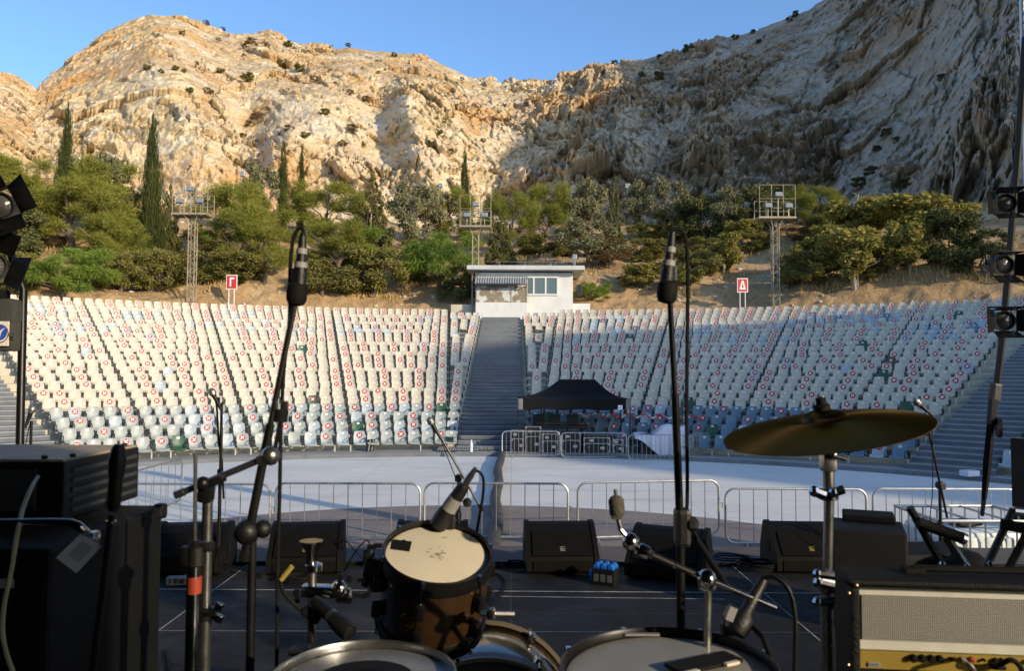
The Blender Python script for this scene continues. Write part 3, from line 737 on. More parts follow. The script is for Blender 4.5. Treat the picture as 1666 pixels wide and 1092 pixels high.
KN = {'feather': ('tamarisk_tree', 'tree'), 'bright': ('weeping_tree', 'tree'), 'shrub': ('shrub', 'shrub'), 'olive': ('olive_tree', 'tree'), 'fig': ('broadleaf_shrub', 'shrub'), 'cypress': ('cypress_tree', 'tree'), 'conifer': ('conifer_tree', 'tree'), 'dry': ('dry_shrub', 'shrub'), 'dark': ('dark_shrub', 'shrub')}
tcount = [0]
def plant(kind, x0, x1, ytop, ybase, label, base=None, crown_only=False):
    """a plant whose foot stands on the hillside at photo row `base` (or ybase) and which fills x0..x1 and ytop..ybase"""
    tcount[0] += 1; i = tcount[0]
    g = on_hill((x0+x1)/2, base or ybase); Yd = g.y
    top = CAMZ+ray((x0+x1)/2, ytop).z*Yd
    h = max(.4, (top-g.z))/(.90 if kind == 'cypress' else .96 if kind == 'conifer' else .93); w = (x1-x0)*Yd/FPX*(1.0 if kind in ('cypress', 'conifer') else 1.28)
    pr = TREE[kind]; cr, tr = pr[i % len(pr)]
    nm, cat = KN[kind]
    o = thing(nm, label, cat, (g.x, g.y, g.z-.08), 'trees and shrubs on the slope')
    o.rotation_euler = (0, 0, i*2.1); o.scale = (w, w, h)
    for me, nn in ((cr, 'crown'), (tr, 'trunk')):
        c = bpy.data.objects.new(nn, me); COL.objects.link(c); c.parent = o
    return o
PLANTS = [
 ('cypress', 90, 121, 181, 320, 'narrow dark cypress rising alone at the far left below the pale slab', 345),
 ('cypress', 222, 265, 203, 412, 'tallest dark cypress with a ragged tip, left of the left floodlight tower', 425),
 ('cypress', 448, 470, 236, 340, 'slim dark cypress with loose foliage, left one of a close pair', 375),
 ('cypress', 481, 498, 245, 318, 'slim dark cypress, right and shorter one of a close pair', 372),
 ('cypress', 744, 767, 250, 350, 'dark cypress standing behind the top of the middle floodlight tower', 385),
 ('conifer', 560, 650, 287, 410, 'broad yellowish conifer with a pointed top, right of the left tall microphone', 430),
 ('conifer', 178, 240, 305, 405, 'open dark conifer leaning against the left of the tallest cypress', 420),
 ('conifer', 250, 300, 300, 400, 'open conifer between the tallest cypress and the left floodlight tower', 415),
 ('conifer', 782, 848, 345, 435, 'dense rounded conifer behind the left half of the white booth', 440),
 ('conifer', 978, 1022, 286, 400, 'tall brownish conifer among grey olives above the booth roof corner', 420),
 ('feather', -20, 95, 262, 345, 'pale feathery tree at the left edge behind the upper stage lamp', 385),
 ('feather', 40, 190, 292, 400, 'wide dry yellow green feathery tree below the far left cypress', 415),
 ('bright', 30, 160, 392, 500, 'bright green weeping tree hanging over the top row of seats', 492),
 ('feather', 118, 232, 268, 385, 'feathery tree with thin grey top between two tall cypresses', 400),
 ('olive', 150, 215, 258, 340, 'thin greyish tree behind the slope, left of the tallest cypress', 380),
 ('feather', 140, 235, 350, 440, 'low feathery green tree left of the foot of the tallest cypress', 448),
 ('shrub', 160, 230, 405, 470, 'olive brown shrub above the seats, left of the tallest cypress foot', 474),
 ('shrub', 225, 300, 400, 472, 'large olive brown shrub in front of the tallest cypress foot', 478),
 ('shrub', 285, 350, 400, 462, 'olive brown shrub right behind the mast of the left floodlight tower', 468),
 ('dark', -10, 70, 335, 410, 'dark tangled shrub at the left edge between the two stage lamps', 420),
 ('shrub', -15, 60, 400, 480, 'green shrub at the left edge beside the weeping tree', 485),
 ('feather', 330, 450, 305, 425, 'large bright feathery tree right of the left floodlight tower', 432),
 ('feather', 375, 485, 340, 452, 'feathery tree with visible forked trunk behind the left tall microphone', 460),
 ('feather', 470, 590, 300, 385, 'wide feathery green tree right of the cypress pair', 400),
 ('feather', 500, 610, 365, 440, 'low feathery yellow green tree in front of the broad conifer', 446),
 ('olive', 390, 455, 272, 345, 'greyish open tree beside the left one of the cypress pair', 378),
 ('shrub', 340, 430, 405, 458, 'dark green shrub above the red Γ sign', 466),
 ('shrub', 485, 570, 418, 478, 'olive shrub just right of the left tall microphone head', 482),
 ('shrub', 555, 655, 400, 480, 'big olive shrub on the bank below the broad conifer', 484),
 ('bright', 545, 625, 375, 432, 'small bright green tree tucked under the broad conifer', 440),
 ('olive', 630, 705, 295, 400, 'tan olive tree right of the broad conifer', 412),
 ('olive', 685, 750, 315, 395, 'grey olive tree left of the middle floodlight tower', 405),
 ('feather', 690, 765, 305, 390, 'green feathery tree behind the platform of the middle tower', 400),
 ('bright', 652, 768, 366, 482, 'large bright green weeping tree left of the white booth', 478),
 ('dark', 720, 780, 432, 500, 'dark green bush against the left wall of the booth', 492),
 ('feather', 790, 868, 315, 412, 'yellow green feathery tree right of the middle tower platform', 420),
 ('feather', 850, 935, 305, 395, 'feathery tree in the middle of the slope above the booth', 402),
 ('olive', 925, 995, 298, 385, 'olive tree above the right end of the booth roof', 395),
 ('olive', 908, 1005, 362, 435, 'spreading grey olive just above the booth roof corner', 438),
 ('shrub', 845, 915, 380, 415, 'low dark shrub behind the middle of the booth roof railing', 418),
 ('shrub', 900, 955, 372, 416, 'low olive shrub behind the right of the booth roof railing', 419),
 ('dry', 955, 1030, 388, 436, 'reddish brown dry bush right of the booth roof', 440),
 ('bright', 935, 990, 455, 490, 'low green scrub beside the right wall of the booth', 492),
 ('olive', 1015, 1068, 300, 378, 'olive tree left of the right tall microphone', 388),
 ('olive', 1055, 1120, 298, 382, 'olive tree behind the right tall microphone', 390),
 ('dark', 1105, 1180, 320, 392, 'dark shaded shrub right of the right tall microphone cable', 394),
 ('olive', 1160, 1212, 308, 388, 'upright sunlit olive left of the right floodlight tower', 392),
 ('shrub', 1025, 1085, 385, 425, 'golden shrub left of the right tall microphone', 428),
 ('fig', 1015, 1080, 428, 468, 'green round shrub on the path left of the right tall microphone', 470),
 ('shrub', 1085, 1160, 405, 466, 'round golden shrub behind the right tall microphone cable', 468),
 ('fig', 1145, 1205, 380, 442, 'golden green broadleaf shrub above the red Δ sign', 445),
 ('fig', 1180, 1235, 358, 392, 'small broadleaf shrub on the rubble left of the right tower', 396),
 ('dark', 1195, 1250, 315, 380, 'dark shaded bush under the right tower platform, left side', 386),
 ('feather', 1275, 1360, 305, 378, 'shaded feathery tree right of the right tower platform', 386),
 ('fig', 1345, 1450, 325, 400, 'big broadleaf shrub below the leafless tree', 405),
 ('fig', 1425, 1565, 322, 402, 'widest broadleaf shrub at the foot of the shaded cliff', 408),
 ('fig', 1290, 1360, 368, 445, 'broadleaf shrub just right of the right tower mast', 448),
 ('shrub', 1258, 1312, 408, 465, 'golden shrub beside the right tower mast near the bank', 470),
 ('fig', 1340, 1450, 375, 470, 'large golden broadleaf shrub near the bank, right of the right tower', 472),
 ('shrub', 1290, 1365, 405, 462, 'low golden shrub between two broadleaf shrubs near the bank', 466),
 ('fig', 1445, 1510, 360, 440, 'broadleaf shrub behind the bank below the shaded cliff', 444),
 ('dark', 1500, 1590, 345, 432, 'dark shrub left of the right hand stage lamps', 436),
 ('dark', 1560, 1640, 375, 450, 'dark shaded bush behind the middle right stage lamp', 452),
 ('dark', 1210, 1290, 300, 350, 'dark scrub at the cliff foot behind the right tower platform', 372),
 ('shrub', 1060, 1130, 345, 392, 'low shaded scrub at the cliff foot behind the right tall microphone', 394),
]
for q in PLANTS: plant(q[0], q[1], q[2], q[3], q[4], q[5], q[6])
rs = np.random.RandomState(77)
for k in range(46):
    px = rs.uniform(0, 1600); py = rs.uniform(385, 468) if px < 720 or px > 1300 else rs.uniform(375, 425)
    if 742 < px < 965 and py > 395: continue
    w_ = rs.uniform(26, 62); kd = ['feather', 'shrub', 'dry', 'olive', 'shrub'][rs.randint(5)]
    o_ = plant(kd, px-w_/2, px+w_/2, py-w_*rs.uniform(.45, .75), py, 'low scrubby bush filling the gaps between the taller trees on the slope')
    o_['group'] = 'low scrub between the trees'
    o_.name = 'scrub_bush'; o_['category'] = 'bush'
# leafless tree on the right
g = on_hill(1396, 385); bt = thing('bare_tree', 'small leafless pale tree above the broadleaf shrubs on the right', 'tree', tuple(g))
b = MB(); rs = np.random.RandomState(5); hh = (385-316)*g.y/FPX
b.tube([g, g+Vector((.1, 0, hh*.5)), g+Vector((-.05, 0, hh))], [.10, .07, .02], 6); b.build('trunk', M_BARKP, bt, fix=False)
b = MB()
for k in range(16):
    z = hh*(.4+.55*rs.rand()); s = g+Vector((.05, 0, z)); e = s+Vector((rs.uniform(-1.3, 1.3), rs.uniform(-.8, .8), rs.uniform(.1, .7)))
    b.tube([s, s.lerp(e, .5)+Vector((0, 0, .15)), e], [.04, .025, .008], 4)
b.build('branches', M_BARKP, bt, fix=False)
# small scrub on the rock
rs = np.random.RandomState(3)
SPOTS = [(325, 27, 12), (352, 31, 10), (285, 44, 12), (345, 55, 10), (400, 64, 22), (390, 70, 14), (425, 67, 12), (460, 65, 16), (483, 72, 10), (560, 66, 12), (230, 102, 14), (252, 108, 10), (275, 104, 12), (290, 107, 9), (310, 96, 10), (350, 108, 14), (388, 81, 8), (450, 98, 18), (482, 106, 18), (395, 122, 22), (330, 146, 20), (300, 143, 14), (506, 122, 16), (430, 172, 10), (410, 190, 22), (402, 199, 16), (465, 207, 18), (492, 217, 16), (523, 178, 16), (568, 211, 24), (390, 216, 12), (553, 233, 18), (585, 233, 14), (565, 145, 14), (590, 160, 18), (610, 110, 8), (636, 80, 10), (540, 128, 8), (695, 233, 18), (710, 215, 18), (735, 245, 16), (720, 190, 10), (785, 225, 10), (820, 168, 10), (750, 120, 8), (855, 165, 12), (1075, 84, 14), (1125, 72, 26), (1200, 52, 16), (1230, 41, 12), (1290, 22, 14), (1300, 14, 18), (1000, 94, 14), (1045, 115, 18), (1075, 120, 26), (1030, 153, 9), (1050, 170, 10), (1072, 162, 10), (1072, 176, 10), (1240, 58, 14), (1445, 215, 26), (1465, 225, 20), (1430, 240, 20), (1480, 300, 34), (1420, 280, 30), (1612, 128, 26), (1350, 290, 26), (1400, 300, 30), (1540, 120, 22)]
for (x, y, w) in SPOTS:
    P_ = on_cliff(x, y+3); lit = x < 1000
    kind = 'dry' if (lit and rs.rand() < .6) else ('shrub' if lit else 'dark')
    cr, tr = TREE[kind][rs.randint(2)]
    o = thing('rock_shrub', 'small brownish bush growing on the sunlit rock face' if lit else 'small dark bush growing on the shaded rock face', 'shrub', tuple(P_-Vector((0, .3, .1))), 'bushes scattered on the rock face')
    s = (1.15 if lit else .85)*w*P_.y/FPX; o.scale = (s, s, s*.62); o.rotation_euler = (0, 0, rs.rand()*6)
    c = bpy.data.objects.new('crown', cr); COL.objects.link(c); c.parent = o
# dry grass and low weeds on the earth, loose stones
n = 15000; rs = np.random.RandomState(9)
aa = np.radians(rs.uniform(-52, 52, n)); rr = 46.5+36*rs.rand(n)**1.4
x = CX+rr*np.sin(aa); y = CY+rr*np.cos(aa)
keep = fbm(np.stack([x, y, x*0], 1)*.16, 3) > .12
x, y = x[keep], y[keep]; z = hill_h(x, y); n = len(x); Vg = []
for k in range(5):
    an = rs.rand(n)*6.28; ln = rs.uniform(.15, .45, n); hx = np.cos(an)*.2*ln; hy = np.sin(an)*.2*ln; wd = .03+.03*rs.rand(n)
    ox = rs.normal(size=n)*.14; oy = rs.normal(size=n)*.14
    A_ = np.stack([x+ox-np.sin(an)*wd, y+oy+np.cos(an)*wd, z-.04], 1); B_ = np.stack([x+ox+np.sin(an)*wd, y+oy-np.cos(an)*wd, z-.04], 1)
    Cc = np.stack([x+ox+hx*2, y+oy+hy*2, z+ln], 1); Vg.append(np.stack([A_, B_, Cc], 1).reshape(-1, 3))
Vg = np.concatenate(Vg)
L_GRASS = leafmat('dry_grass', (0.319, 0.217, 0.087), (0.600, 0.450, 0.203), .2)
tag(np_mesh('dry_grass', Vg, np.arange(len(Vg)).reshape(-1, 3), L_GRASS), 'dry straw coloured grass tufts on the earth slope', 'grass', kind='stuff')
bm = bmesh.new(); bmesh.ops.create_icosphere(bm, subdivisions=1, radius=1); IV = np.array([v.co[:] for v in bm.verts]); IF = np.array([[v.index for v in f.verts] for f in bm.faces]); bm.free()
n = 700; aa = np.radians(rs.uniform(-45, 48, n)); rr = 44.9+32*rs.rand(n)**1.5; x = CX+rr*np.sin(aa); y = CY+rr*np.cos(aa); z = hill_h(x, y)
sc = np.minimum(rs.lognormal(-2.4, .5, n), .2); VV = []
for k in range(n): VV.append((IV*(1+.35*rs.normal(size=(len(IV), 1)))*sc[k]*np.array([1.2, 1, .7]))+[x[k], y[k], z[k]])
M_STONE = pm('loose_stone', (.52, .45, .36), .9, 0, .2, 2, .4, 12)
tag(np_mesh('loose_stones', np.concatenate(VV), np.concatenate([IF+len(IV)*k for k in range(n)]), M_STONE), 'loose pale stones strewn over the earth slope', 'stones', kind='stuff')

# ================================================================== STRUCTURES BEHIND AND AROUND THE SEATS
M_RUST = pm('rusty_painted_steel', (.36, .31, .22), .7, .2, .25, 3, .2, 30, dirt=((.22, .10, .045), .75))
M_WALLW = concrete('white_render', (.66, .66, .62), (.76, .75, .71), (.55, .54, .50), .12)
M_ROOFS = concrete('roof_slab', (.50, .51, .49), (.60, .60, .57), (.36, .36, .34), .12)
M_FRAMEW = pm('white_frame', (.72, .72, .70), .45, 0, .05, 10)
M_GLASS = pm('dark_window_glass', (.10, .135, .13), .08, 0, .1, 2, spec=.7)
t = NT('peeling_board'); p = t.pos(obj=True)
c = t.mix(t.ramp(t.noise(1.5, p, 6, .65), [(.53, 0.0), (.56, 1.0)]), t.ramp(t.noise(3, p, 5), [(.3, (.22, .175, .12)), (.7, (.30, .245, .175))]), (.56, .57, .53))
t.pbsdf(c, .8); M_PEEL = t.m
M_CORR = pm('corrugated_sheet', (.34, .36, .38), .55, .1, .12, 4, dirt=((.22, .22, .22), .5))
M_SIGNR = pm('sign_red', (.58, .035, .03), .45, 0, .08, 4)
M_SIGNW = pm('sign_white', (.80, .80, .77), .45, 0, .06, 6)
M_LENS = pm('floodlight_glass', (.28, .31, .31), .12, .2, .1, 8, spec=.8)
M_GREYM = pm('grey_metal', (.30, .31, .31), .5, .4, .15, 8)
M_LAMPW = pm('lamp_white', (.66, .68, .70), .4, .1, .06, 6)

# ---- three floodlight towers
def tower(px, Y, ptop, pplat, width_px, label, lean=0):
    gx = pt(px, 500, Y); gz = hill1(gx.x, gx.y) if math.hypot(gx.x-CX, gx.y-CY) > 44 else 6.28
    zt, zp = pt(px, ptop, Y).z, pt(px, pplat, Y).z
    o = thing('floodlight_tower', label, 'light tower', (gx.x, Y, gz-.1), 'floodlight towers above the top row')
    s = .20; X0 = gx.x; zb = gz-.1; m = MB(); n = int((zp-.6-zb)/.42); zz = [zb+(zp-.55-zb)*i/n for i in range(n+1)]
    for sx in (-1, 1):
        for sy in (-1, 1): m.tube([(X0+sx*s, Y+sy*s, zb), (X0+sx*s, Y+sy*s, zp-.5), (X0+sx*s*2.1, Y+sy*s*2.1, zp)], .035, 5)
    for i in range(n):
        f = 1 if i % 2 else -1
        for q in ((-1, 0), (1, 0), (0, -1), (0, 1)):
            if q[0] == 0: a_, b_ = (X0-s*f, Y+q[1]*s, zz[i]), (X0+s*f, Y+q[1]*s, zz[i+1])
            else: a_, b_ = (X0+q[0]*s, Y-s*f, zz[i]), (X0+q[0]*s, Y+s*f, zz[i+1])
            m.tube([a_, b_], .018, 4)
    m.build('lattice_mast', M_RUST, o, fix=False)
    w = width_px*Y/FPX; d = 1.1; H = zt-zp
    m = MB(); m.box((X0, Y, zp+.03), (w+.1, d+.1, .12))
    for i in range(7): m.box((X0-w/2+w*i/6, Y, zp-.05), (.05, d, .06))
    m.build('platform', M_RUST, o)
    m = MB()
    for sy in (-1, 1):
        for k in range(4):
            x = X0-w/2+w*k/3; hh = H if sy < 0 else H*.62
            m.tube([(x, Y+sy*d/2, zp), (x, Y+sy*d/2, zp+hh)], .028, 5)
        for fz in ((.30, .58, 1.0) if sy < 0 else (.3, .6)): m.tube([(X0-w/2, Y+sy*d/2, zp+H*fz), (X0+w/2, Y+sy*d/2, zp+H*fz)], .022, 4)
    for k in (-1, 1):
        for fz in (.3, .6): m.tube([(X0+k*w/2, Y-d/2, zp+H*fz), (X0+k*w/2, Y+d/2, zp+H*fz)], .022, 4)
    m.build('railing', M_RUST, o, fix=False)
    for fx, fz in ((-.27, .36), (.02, .70), (.30, .36)):
        m = MB(); cx_, cz_ = X0+fx*w, zp+H*fz; Mr = Matrix.Rotation(R(-18), 3, 'X')
        m.box((cx_, Y-d/2-.12, cz_), (.44, .16, .30), Mr, .03); f = m.build('floodlight', M_GREYM, o)
        g_ = MB(); g_.box(Vector((cx_, Y-d/2-.12, cz_))+Mr @ Vector((0, -.085, 0)), (.38, .012, .24), Mr); g_.build('lens', M_LENS, f)
        g_ = MB(); g_.tube([(cx_, Y-d/2, cz_-.16), (cx_, Y-d/2, zp+.05)], .02, 5); g_.build('bracket', M_GREYM, f)
    return o
TY = lambda px: None
def ring_y(px, r):                    # forward distance at which the view column px meets the circle of radius r
    k = (px-833)/FPX; a_ = 1+k*k; b_ = k*CX+CY; c_ = CX*CX+CY*CY-r*r
    return (b_+math.sqrt(b_*b_-a_*c_))/a_
tower(311, ring_y(311, 44.9), 294, 351, 57, 'left floodlight tower of rusty lattice with a railed lamp platform')
tower(773, ring_y(773, 44.2)-.5, 321, 371, 50, 'middle floodlight tower standing in front of the white booth')
tower(1262, ring_y(1262, 44.9), 304, 357, 58, 'right floodlight tower, rustiest, beside golden shrubs')

# ---- the two row signs
def sign(px, ptop, pbot, pfoot, letter, label):
    Y = ring_y(px, 44.6); c = pt(px, (ptop+pbot)/2, Y); h = (pbot-ptop)*Y/FPX; w = h*.76
    gz = hill1(c.x, Y)-.1
    o = thing('section_sign', label, 'sign', (c.x, Y, gz))
    m = MB(); m.box(c, (w, .04, h), None, .015); m.build('board', M_SIGNW, o)
    m = MB(); m.box(c-Vector((0, .022, 0)), (w*.86, .008, h*.88)); pl = m.build('red_field', M_SIGNR, o)
    m = MB(); yy = c.y-.030
    def poly(q): m.prism([(c.x+a_*w, yy, c.z+b_*h) for a_, b_ in q], (0, -.006, 0))
    if letter == 'G':
        poly([(-.17, -.30), (-.03, -.30), (-.03, .32), (-.17, .32)]); poly([(-.03, .19), (.24, .19), (.24, .32), (-.03, .32)])
    else:
        poly([(-.30, -.30), (-.14, -.30), (.02, .20), (-.08, .33)]); poly([(.30, -.30), (.14, -.30), (.0, .20), (-.08, .33), (.08, .33)])
        poly([(-.14, -.30), (.14, -.30), (.10, -.17), (-.10, -.17)])
    m.build('letter', M_SIGNW, pl)
    for s in (-1, 1):
        m = MB(); m.tube([(c.x+s*w*.24, c.y+.01, c.z-h*.4), (c.x+s*w*.24, c.y+.01, gz)], .03, 6); m.build('post', M_SIGNW, o)
sign(377, 447, 471, 495, 'G', 'red sign with white Γ on two white posts above the left seats')
sign(1208, 452.5, 476, 500, 'D', 'red sign with white Δ on two white posts above the right seats')

# ---- white control booth at the head of the stairs
BY = 52.6; k_ = BY/FPX
def bx(px): return pt(px, 500, BY).x
def bz(py): return CAMZ+(HOR-py)*k_
bo = thing('control_booth', 'white flat roofed control booth with corrugated awning at the top of the stairs', 'booth', (bx(855), BY, 6.2))
m = MB(); m.box(((bx(773)+bx(932))/2, BY+1.9, (6.2+bz(443))/2), (bx(932)-bx(773), 3.8, bz(443)-6.2)); m.build('wall', M_WALLW, bo)
m = MB(); m.box(((bx(760)+bx(949.5))/2, BY+1.75, (bz(433.5)+bz(440.5))/2), (bx(949.5)-bx(760), 5.1, bz(433.5)-bz(440.5)), None, .03); m.build('roof', M_ROOFS, bo)
m = MB(); m.box(((bx(775)+bx(857))/2, BY-.45, (6.15+bz(494))/2), (bx(857)-bx(775), .9, bz(494)-6.15)); m.build('front_wall', M_WALLW, bo)
m = MB()
for x0, x1, in ((776, 802), (803.2, 831), (832.2, 856)): m.box(((bx(x0)+bx(x1))/2, BY-.40, (bz(494)+bz(466))/2), (bx(x1)-bx(x0), .05, bz(466)-bz(494)))
wd = m.build('boarded_window', M_PEEL, bo)
m = MB()
for x in (775.6, 802.6, 831.6, 856.6): m.box((bx(x), BY-.41, (bz(494)+bz(466))/2), (.06, .09, bz(466)-bz(494)))
m.box(((bx(775)+bx(857))/2, BY-.42, bz(494.2)), (bx(857)-bx(775), .12, .05)); m.build('frame', M_RUST, wd)
m = MB(); rows = []
for j in range(2):
    row = []
    for i in range(121):
        x = bx(773)+(bx(857)-bx(773))*i/120; ph = i/120*21*2*math.pi
        row.append((x, BY-.0-j*1.05, bz(451)-j*(bz(451)-bz(463.5))+.045*math.sin(ph)))
    rows.append(row)
m.grid(rows); m.grid([[(p_[0], p_[1], p_[2]-.02) for p_ in r_] for r_ in rows[::-1]]); m.build('awning', M_CORR, bo, fix=False)
m = MB()
for x in (774, 856): m.box((bx(x), BY-.55, bz(466.5)), (.05, .9, .06))
m.box(((bx(773)+bx(857))/2, BY-1.0, bz(465.2)), (bx(857)-bx(773), .05, .08)); m.build('awning_beam', M_DKM, bo)
m = MB(); zc_ = (bz(451.5)+bz(478))/2
for z in (bz(450.5), bz(479)): m.box(((bx(858)+bx(908))/2, BY-.03, z), (bx(908)-bx(858), .10, .10))
for x in (868.2, 887.6, 907): m.box((bx(x), BY-.03, zc_), (.11, .09, bz(450.5)-bz(479)-.1))
wf = m.build('window', M_FRAMEW, bo)
m = MB(); m.box(((bx(858)+bx(907))/2, BY-.012, zc_), (bx(907)-bx(858)-.05, .01, bz(450.5)-bz(479)-.08)); m.build('pane', M_GLASS, wf)
m = MB()
for x in (811, 855, 900, 940): m.tube([(bx(x), BY+3.4, bz(433.5)), (bx(x), BY+3.4, bz(413))], .03, 5)
for y in (413.5, 424): m.tube([(bx(765), BY+3.4, bz(y)), (bx(945), BY+3.4, bz(y))], .015, 4)
m.build('roof_railing', M_GREYM, bo, fix=False)
m = MB(); m.box((bx(944), BY+.9, bz(470)), (.35, .5, .8), None, .03); m.build('air_conditioner', M_DKM, bo)
o = thing('retaining_wall', 'low cream wall running left from the booth behind the seats', 'wall', (bx(752), BY+.6, 6.3))
m = MB(); m.box(((bx(733)+bx(772.5))/2, BY+.5, (6.2+bz(495))/2), (bx(772.5)-bx(733), .3, bz(495)-6.2)); m.build('wall', M_CREAM, o)
o = thing('retaining_wall', 'low white wall running right from the booth behind the seats', 'wall', (bx(946), BY+.6, 6.3))
m = MB(); m.box(((bx(932.5)+bx(961))/2, BY+.5, (6.2+bz(492.5))/2), (bx(961)-bx(932.5), .3, bz(492.5)-6.2)); m.build('wall', M_WALLW, o)
# ---- lamps on poles
def pole_lamp(px, ptop, pbase, Y, label, size=.55):
    c = pt(px, ptop, Y); gz = hill1(c.x, Y)-.1 if pbase is None else pt(px, pbase, Y).z
    o = thing('lamp_post', label, 'lamp', (c.x, Y, gz))
    m = MB(); m.tube([(c.x, Y, gz), (c.x, Y, c.z-size*.4)], .05, 6); m.build('pole', M_GREYM, o)
    m = MB(); Mr = Matrix.Rotation(R(-20), 3, 'X'); m.box((c.x, Y-.05, c.z-size*.1), (size*.8, size*.5, size*.8), Mr, .05); h = m.build('lamp_head', M_LAMPW, o)
    m = MB(); m.box(Vector((c.x, Y-.05, c.z-size*.1))+Mr @ Vector((0, -size*.26, 0)), (size*.66, .02, size*.62), Mr); m.build('lens', M_LENS, h)
pole_lamp(395, 282, None, 72, 'white floodlight on a thin pole among trees right of the left tower')
pole_lamp(717, 301, None, 76, 'white floodlight on a pole left of the middle tower platform')
pole_lamp(1021, 302, None, 76, 'white floodlight on a pole among the olives left of the right microphone')
pole_lamp(935, 417, 434, BY+1.0, 'white floodlight on a short post on the booth roof', .38)

# ---- crowd barriers
def barrier_parts(L, H, o, nb, feet=True, base=None):
    m = MB(); rr = .16; z0 = .12
    def arc(cx_, cz_, a0, a1): return [(cx_+rr*math.cos(a), 0, cz_+rr*math.sin(a)) for a in np.linspace(a0, a1, 6)]
    P_ = arc(-L/2+rr, z0+rr, -math.pi/2, -math.pi)+arc(-L/2+rr, H-rr, math.pi, math.pi/2)+arc(L/2-rr, H-rr, math.pi/2, 0)+arc(L/2-rr, z0+rr, 0, -math.pi/2)
    P_.append(P_[0]); m.tube(P_, .020, 7, cap=False); m.build('frame', M_GALV, o, smooth=True, fix=False)
    m = MB()
    for i in range(nb): x = -L/2+L*(i+1)/(nb+1); m.tube([(x, 0, z0), (x, 0, H)], .0085, 5, cap=False)
    m.build('bars', M_GALV, o, smooth=True, fix=False)
    for s in (-1, 1):
        m = MB(); x = s*(L/2-.35)
        m.tube([(x, -.28, .012), (x, -.10, .05), (x, 0, z0), (x, .10, .05), (x, .28, .012)], .015, 5); m.build('foot', M_GALV, o, fix=False)
    m = MB(); m.tube([(L/2, 0, H*.62), (L/2+.07, 0, H*.62), (L/2+.07, 0, H*.55)], .008, 4); m.box((L/2+.015, 0, H*.55), (.03, .02, .06)); m.build('hook', M_GALV, o)
def barrier(x0, x1, ptop, Y, H, nb, label, grp, Y1=None):
    Y1 = Y1 or Y; A_ = pt(x0, ptop, Y); B_ = pt(x1, ptop, Y1); c = (A_+B_)/2; L = (Vector((B_.x, B_.y, 0))-Vector((A_.x, A_.y, 0))).length
    o = thing('crowd_barrier', label, 'barrier', (0, 0, 0), grp)
    barrier_parts(L, H, o, nb)
    o.location = (c.x, c.y, c.z-H if abs(c.z-H) < .12 else 0.004); o.rotation_euler = (0, 0, math.atan2(B_.y-A_.y, B_.x-A_.x))
    return o
BF = 'barriers along the stage front'
barrier(198, 440, 788, 13.6, 1.02, 9, 'front crowd barrier behind the left straight microphone stand', BF)
barrier(449, 684, 787, 13.6, 1.02, 9, 'front crowd barrier above the second stage monitor from the left', BF)
barrier(691, 924, 787, 13.6, 1.02, 9, 'front crowd barrier behind the tom drum, crossing the black hose', BF)
barrier(940, 1169, 784, 13.5, 1.04, 9, 'front crowd barrier behind the bare cymbal arm, sloping down to the right', BF, 13.9)
barrier(1180, 1409, 796, 13.4, 1.02, 9, 'front crowd barrier behind the ride cymbal stand', BF)
barrier(1420, 1655, 796, 13.4, 1.02, 10, 'front crowd barrier behind the white water tank', BF)
barrier(150, 296, 764, 13.9, 1.02, 10, 'angled crowd barrier receding beside the left amplifier stack', BF, 17.6)
BB = 'barriers around the mixing tent'
barrier(817, 911, 702, 26.95, .93, 13, 'rear crowd barrier before the left half of the mixing tent', BB)
barrier(913, 1019, 704.5, 26.75, .93, 13, 'rear crowd barrier before the right half of the mixing tent', BB)
barrier(1022, 1119, 708, 26.2, .93, 12, 'rear crowd barrier before the cloth covered console', BB)
barrier(1121, 1151, 706, 26.15, .93, 12, 'rear crowd barrier turned sideways at the right end of the mixing area', BB, 27.3)

# ---- the mixing tent
M_TENT = pm('black_canopy', (.0045, .005, .0065), .8, 0, .2, 2, .2, 30, spec=.2)
M_TENTG = pm('grey_corner_patch', (.16, .16, .15), .7, 0, .1, 5)
M_FCASE = pm('flight_case', (.008, .008, .009), .5, 0, .25, 6)
M_ALU = pm('aluminium', (.55, .55, .54), .35, .9, .1, 8)
M_CLOTH = pm('white_cloth', (.62, .62, .68), .85, 0, .06, 3)
TYF, TYB = 27.15, 29.5
o = thing('canopy_tent', 'black pop up canopy tent over the mixing desk beside the stairs', 'tent', (pt(933, 740, TYF).x, TYF, 0))
xl, xr = pt(844, 660, TYF).x, pt(1025, 660, TYF).x; ze, zr, zd = pt(933, 649, TYF).z, pt(933, 617, 29.5).z, pt(933, 667, TYF).z
xa, xb = pt(909, 617, 29.0).x, pt(965, 617, 29.0).x; ym = (TYF+TYB)/2; zr = pt(933, 617.5, ym).z
m = MB(); N = 14
def slope(p, q, sag): return [tuple(Vector(p).lerp(Vector(q), i/N)-Vector((0, 0, sag*math.sin(math.pi*i/N)))) for i in range(N+1)]
fl, fr_, bl_, br_ = (xl, TYF, ze), (xr, TYF, ze), (xl, TYB, ze), (xr, TYB, ze); ra, rb2 = (xa, ym, zr), (xb, ym, zr)
m.grid([slope(fl, ra, .16), slope(fr_, rb2, .16)]); m.grid([slope(br_, rb2, .16), slope(bl_, ra, .16)]); m.grid([slope(bl_, ra, .16), slope(fl, ra, .16)]); m.grid([slope(fr_, rb2, .16), slope(br_, rb2, .16)])
cs = [fl, fr_, br_, bl_]
for i in range(4):
    a_, b_ = Vector(cs[i]), Vector(cs[(i+1) % 4]); m.grid([[tuple(a_.lerp(b_, k/10)) for k in range(11)], [tuple(a_.lerp(b_, k/10)-Vector((0, 0, ze-zd+.03*math.sin(k*1.9)))) for k in range(11)]])
m.build('canopy', M_TENT, o, fix=False)
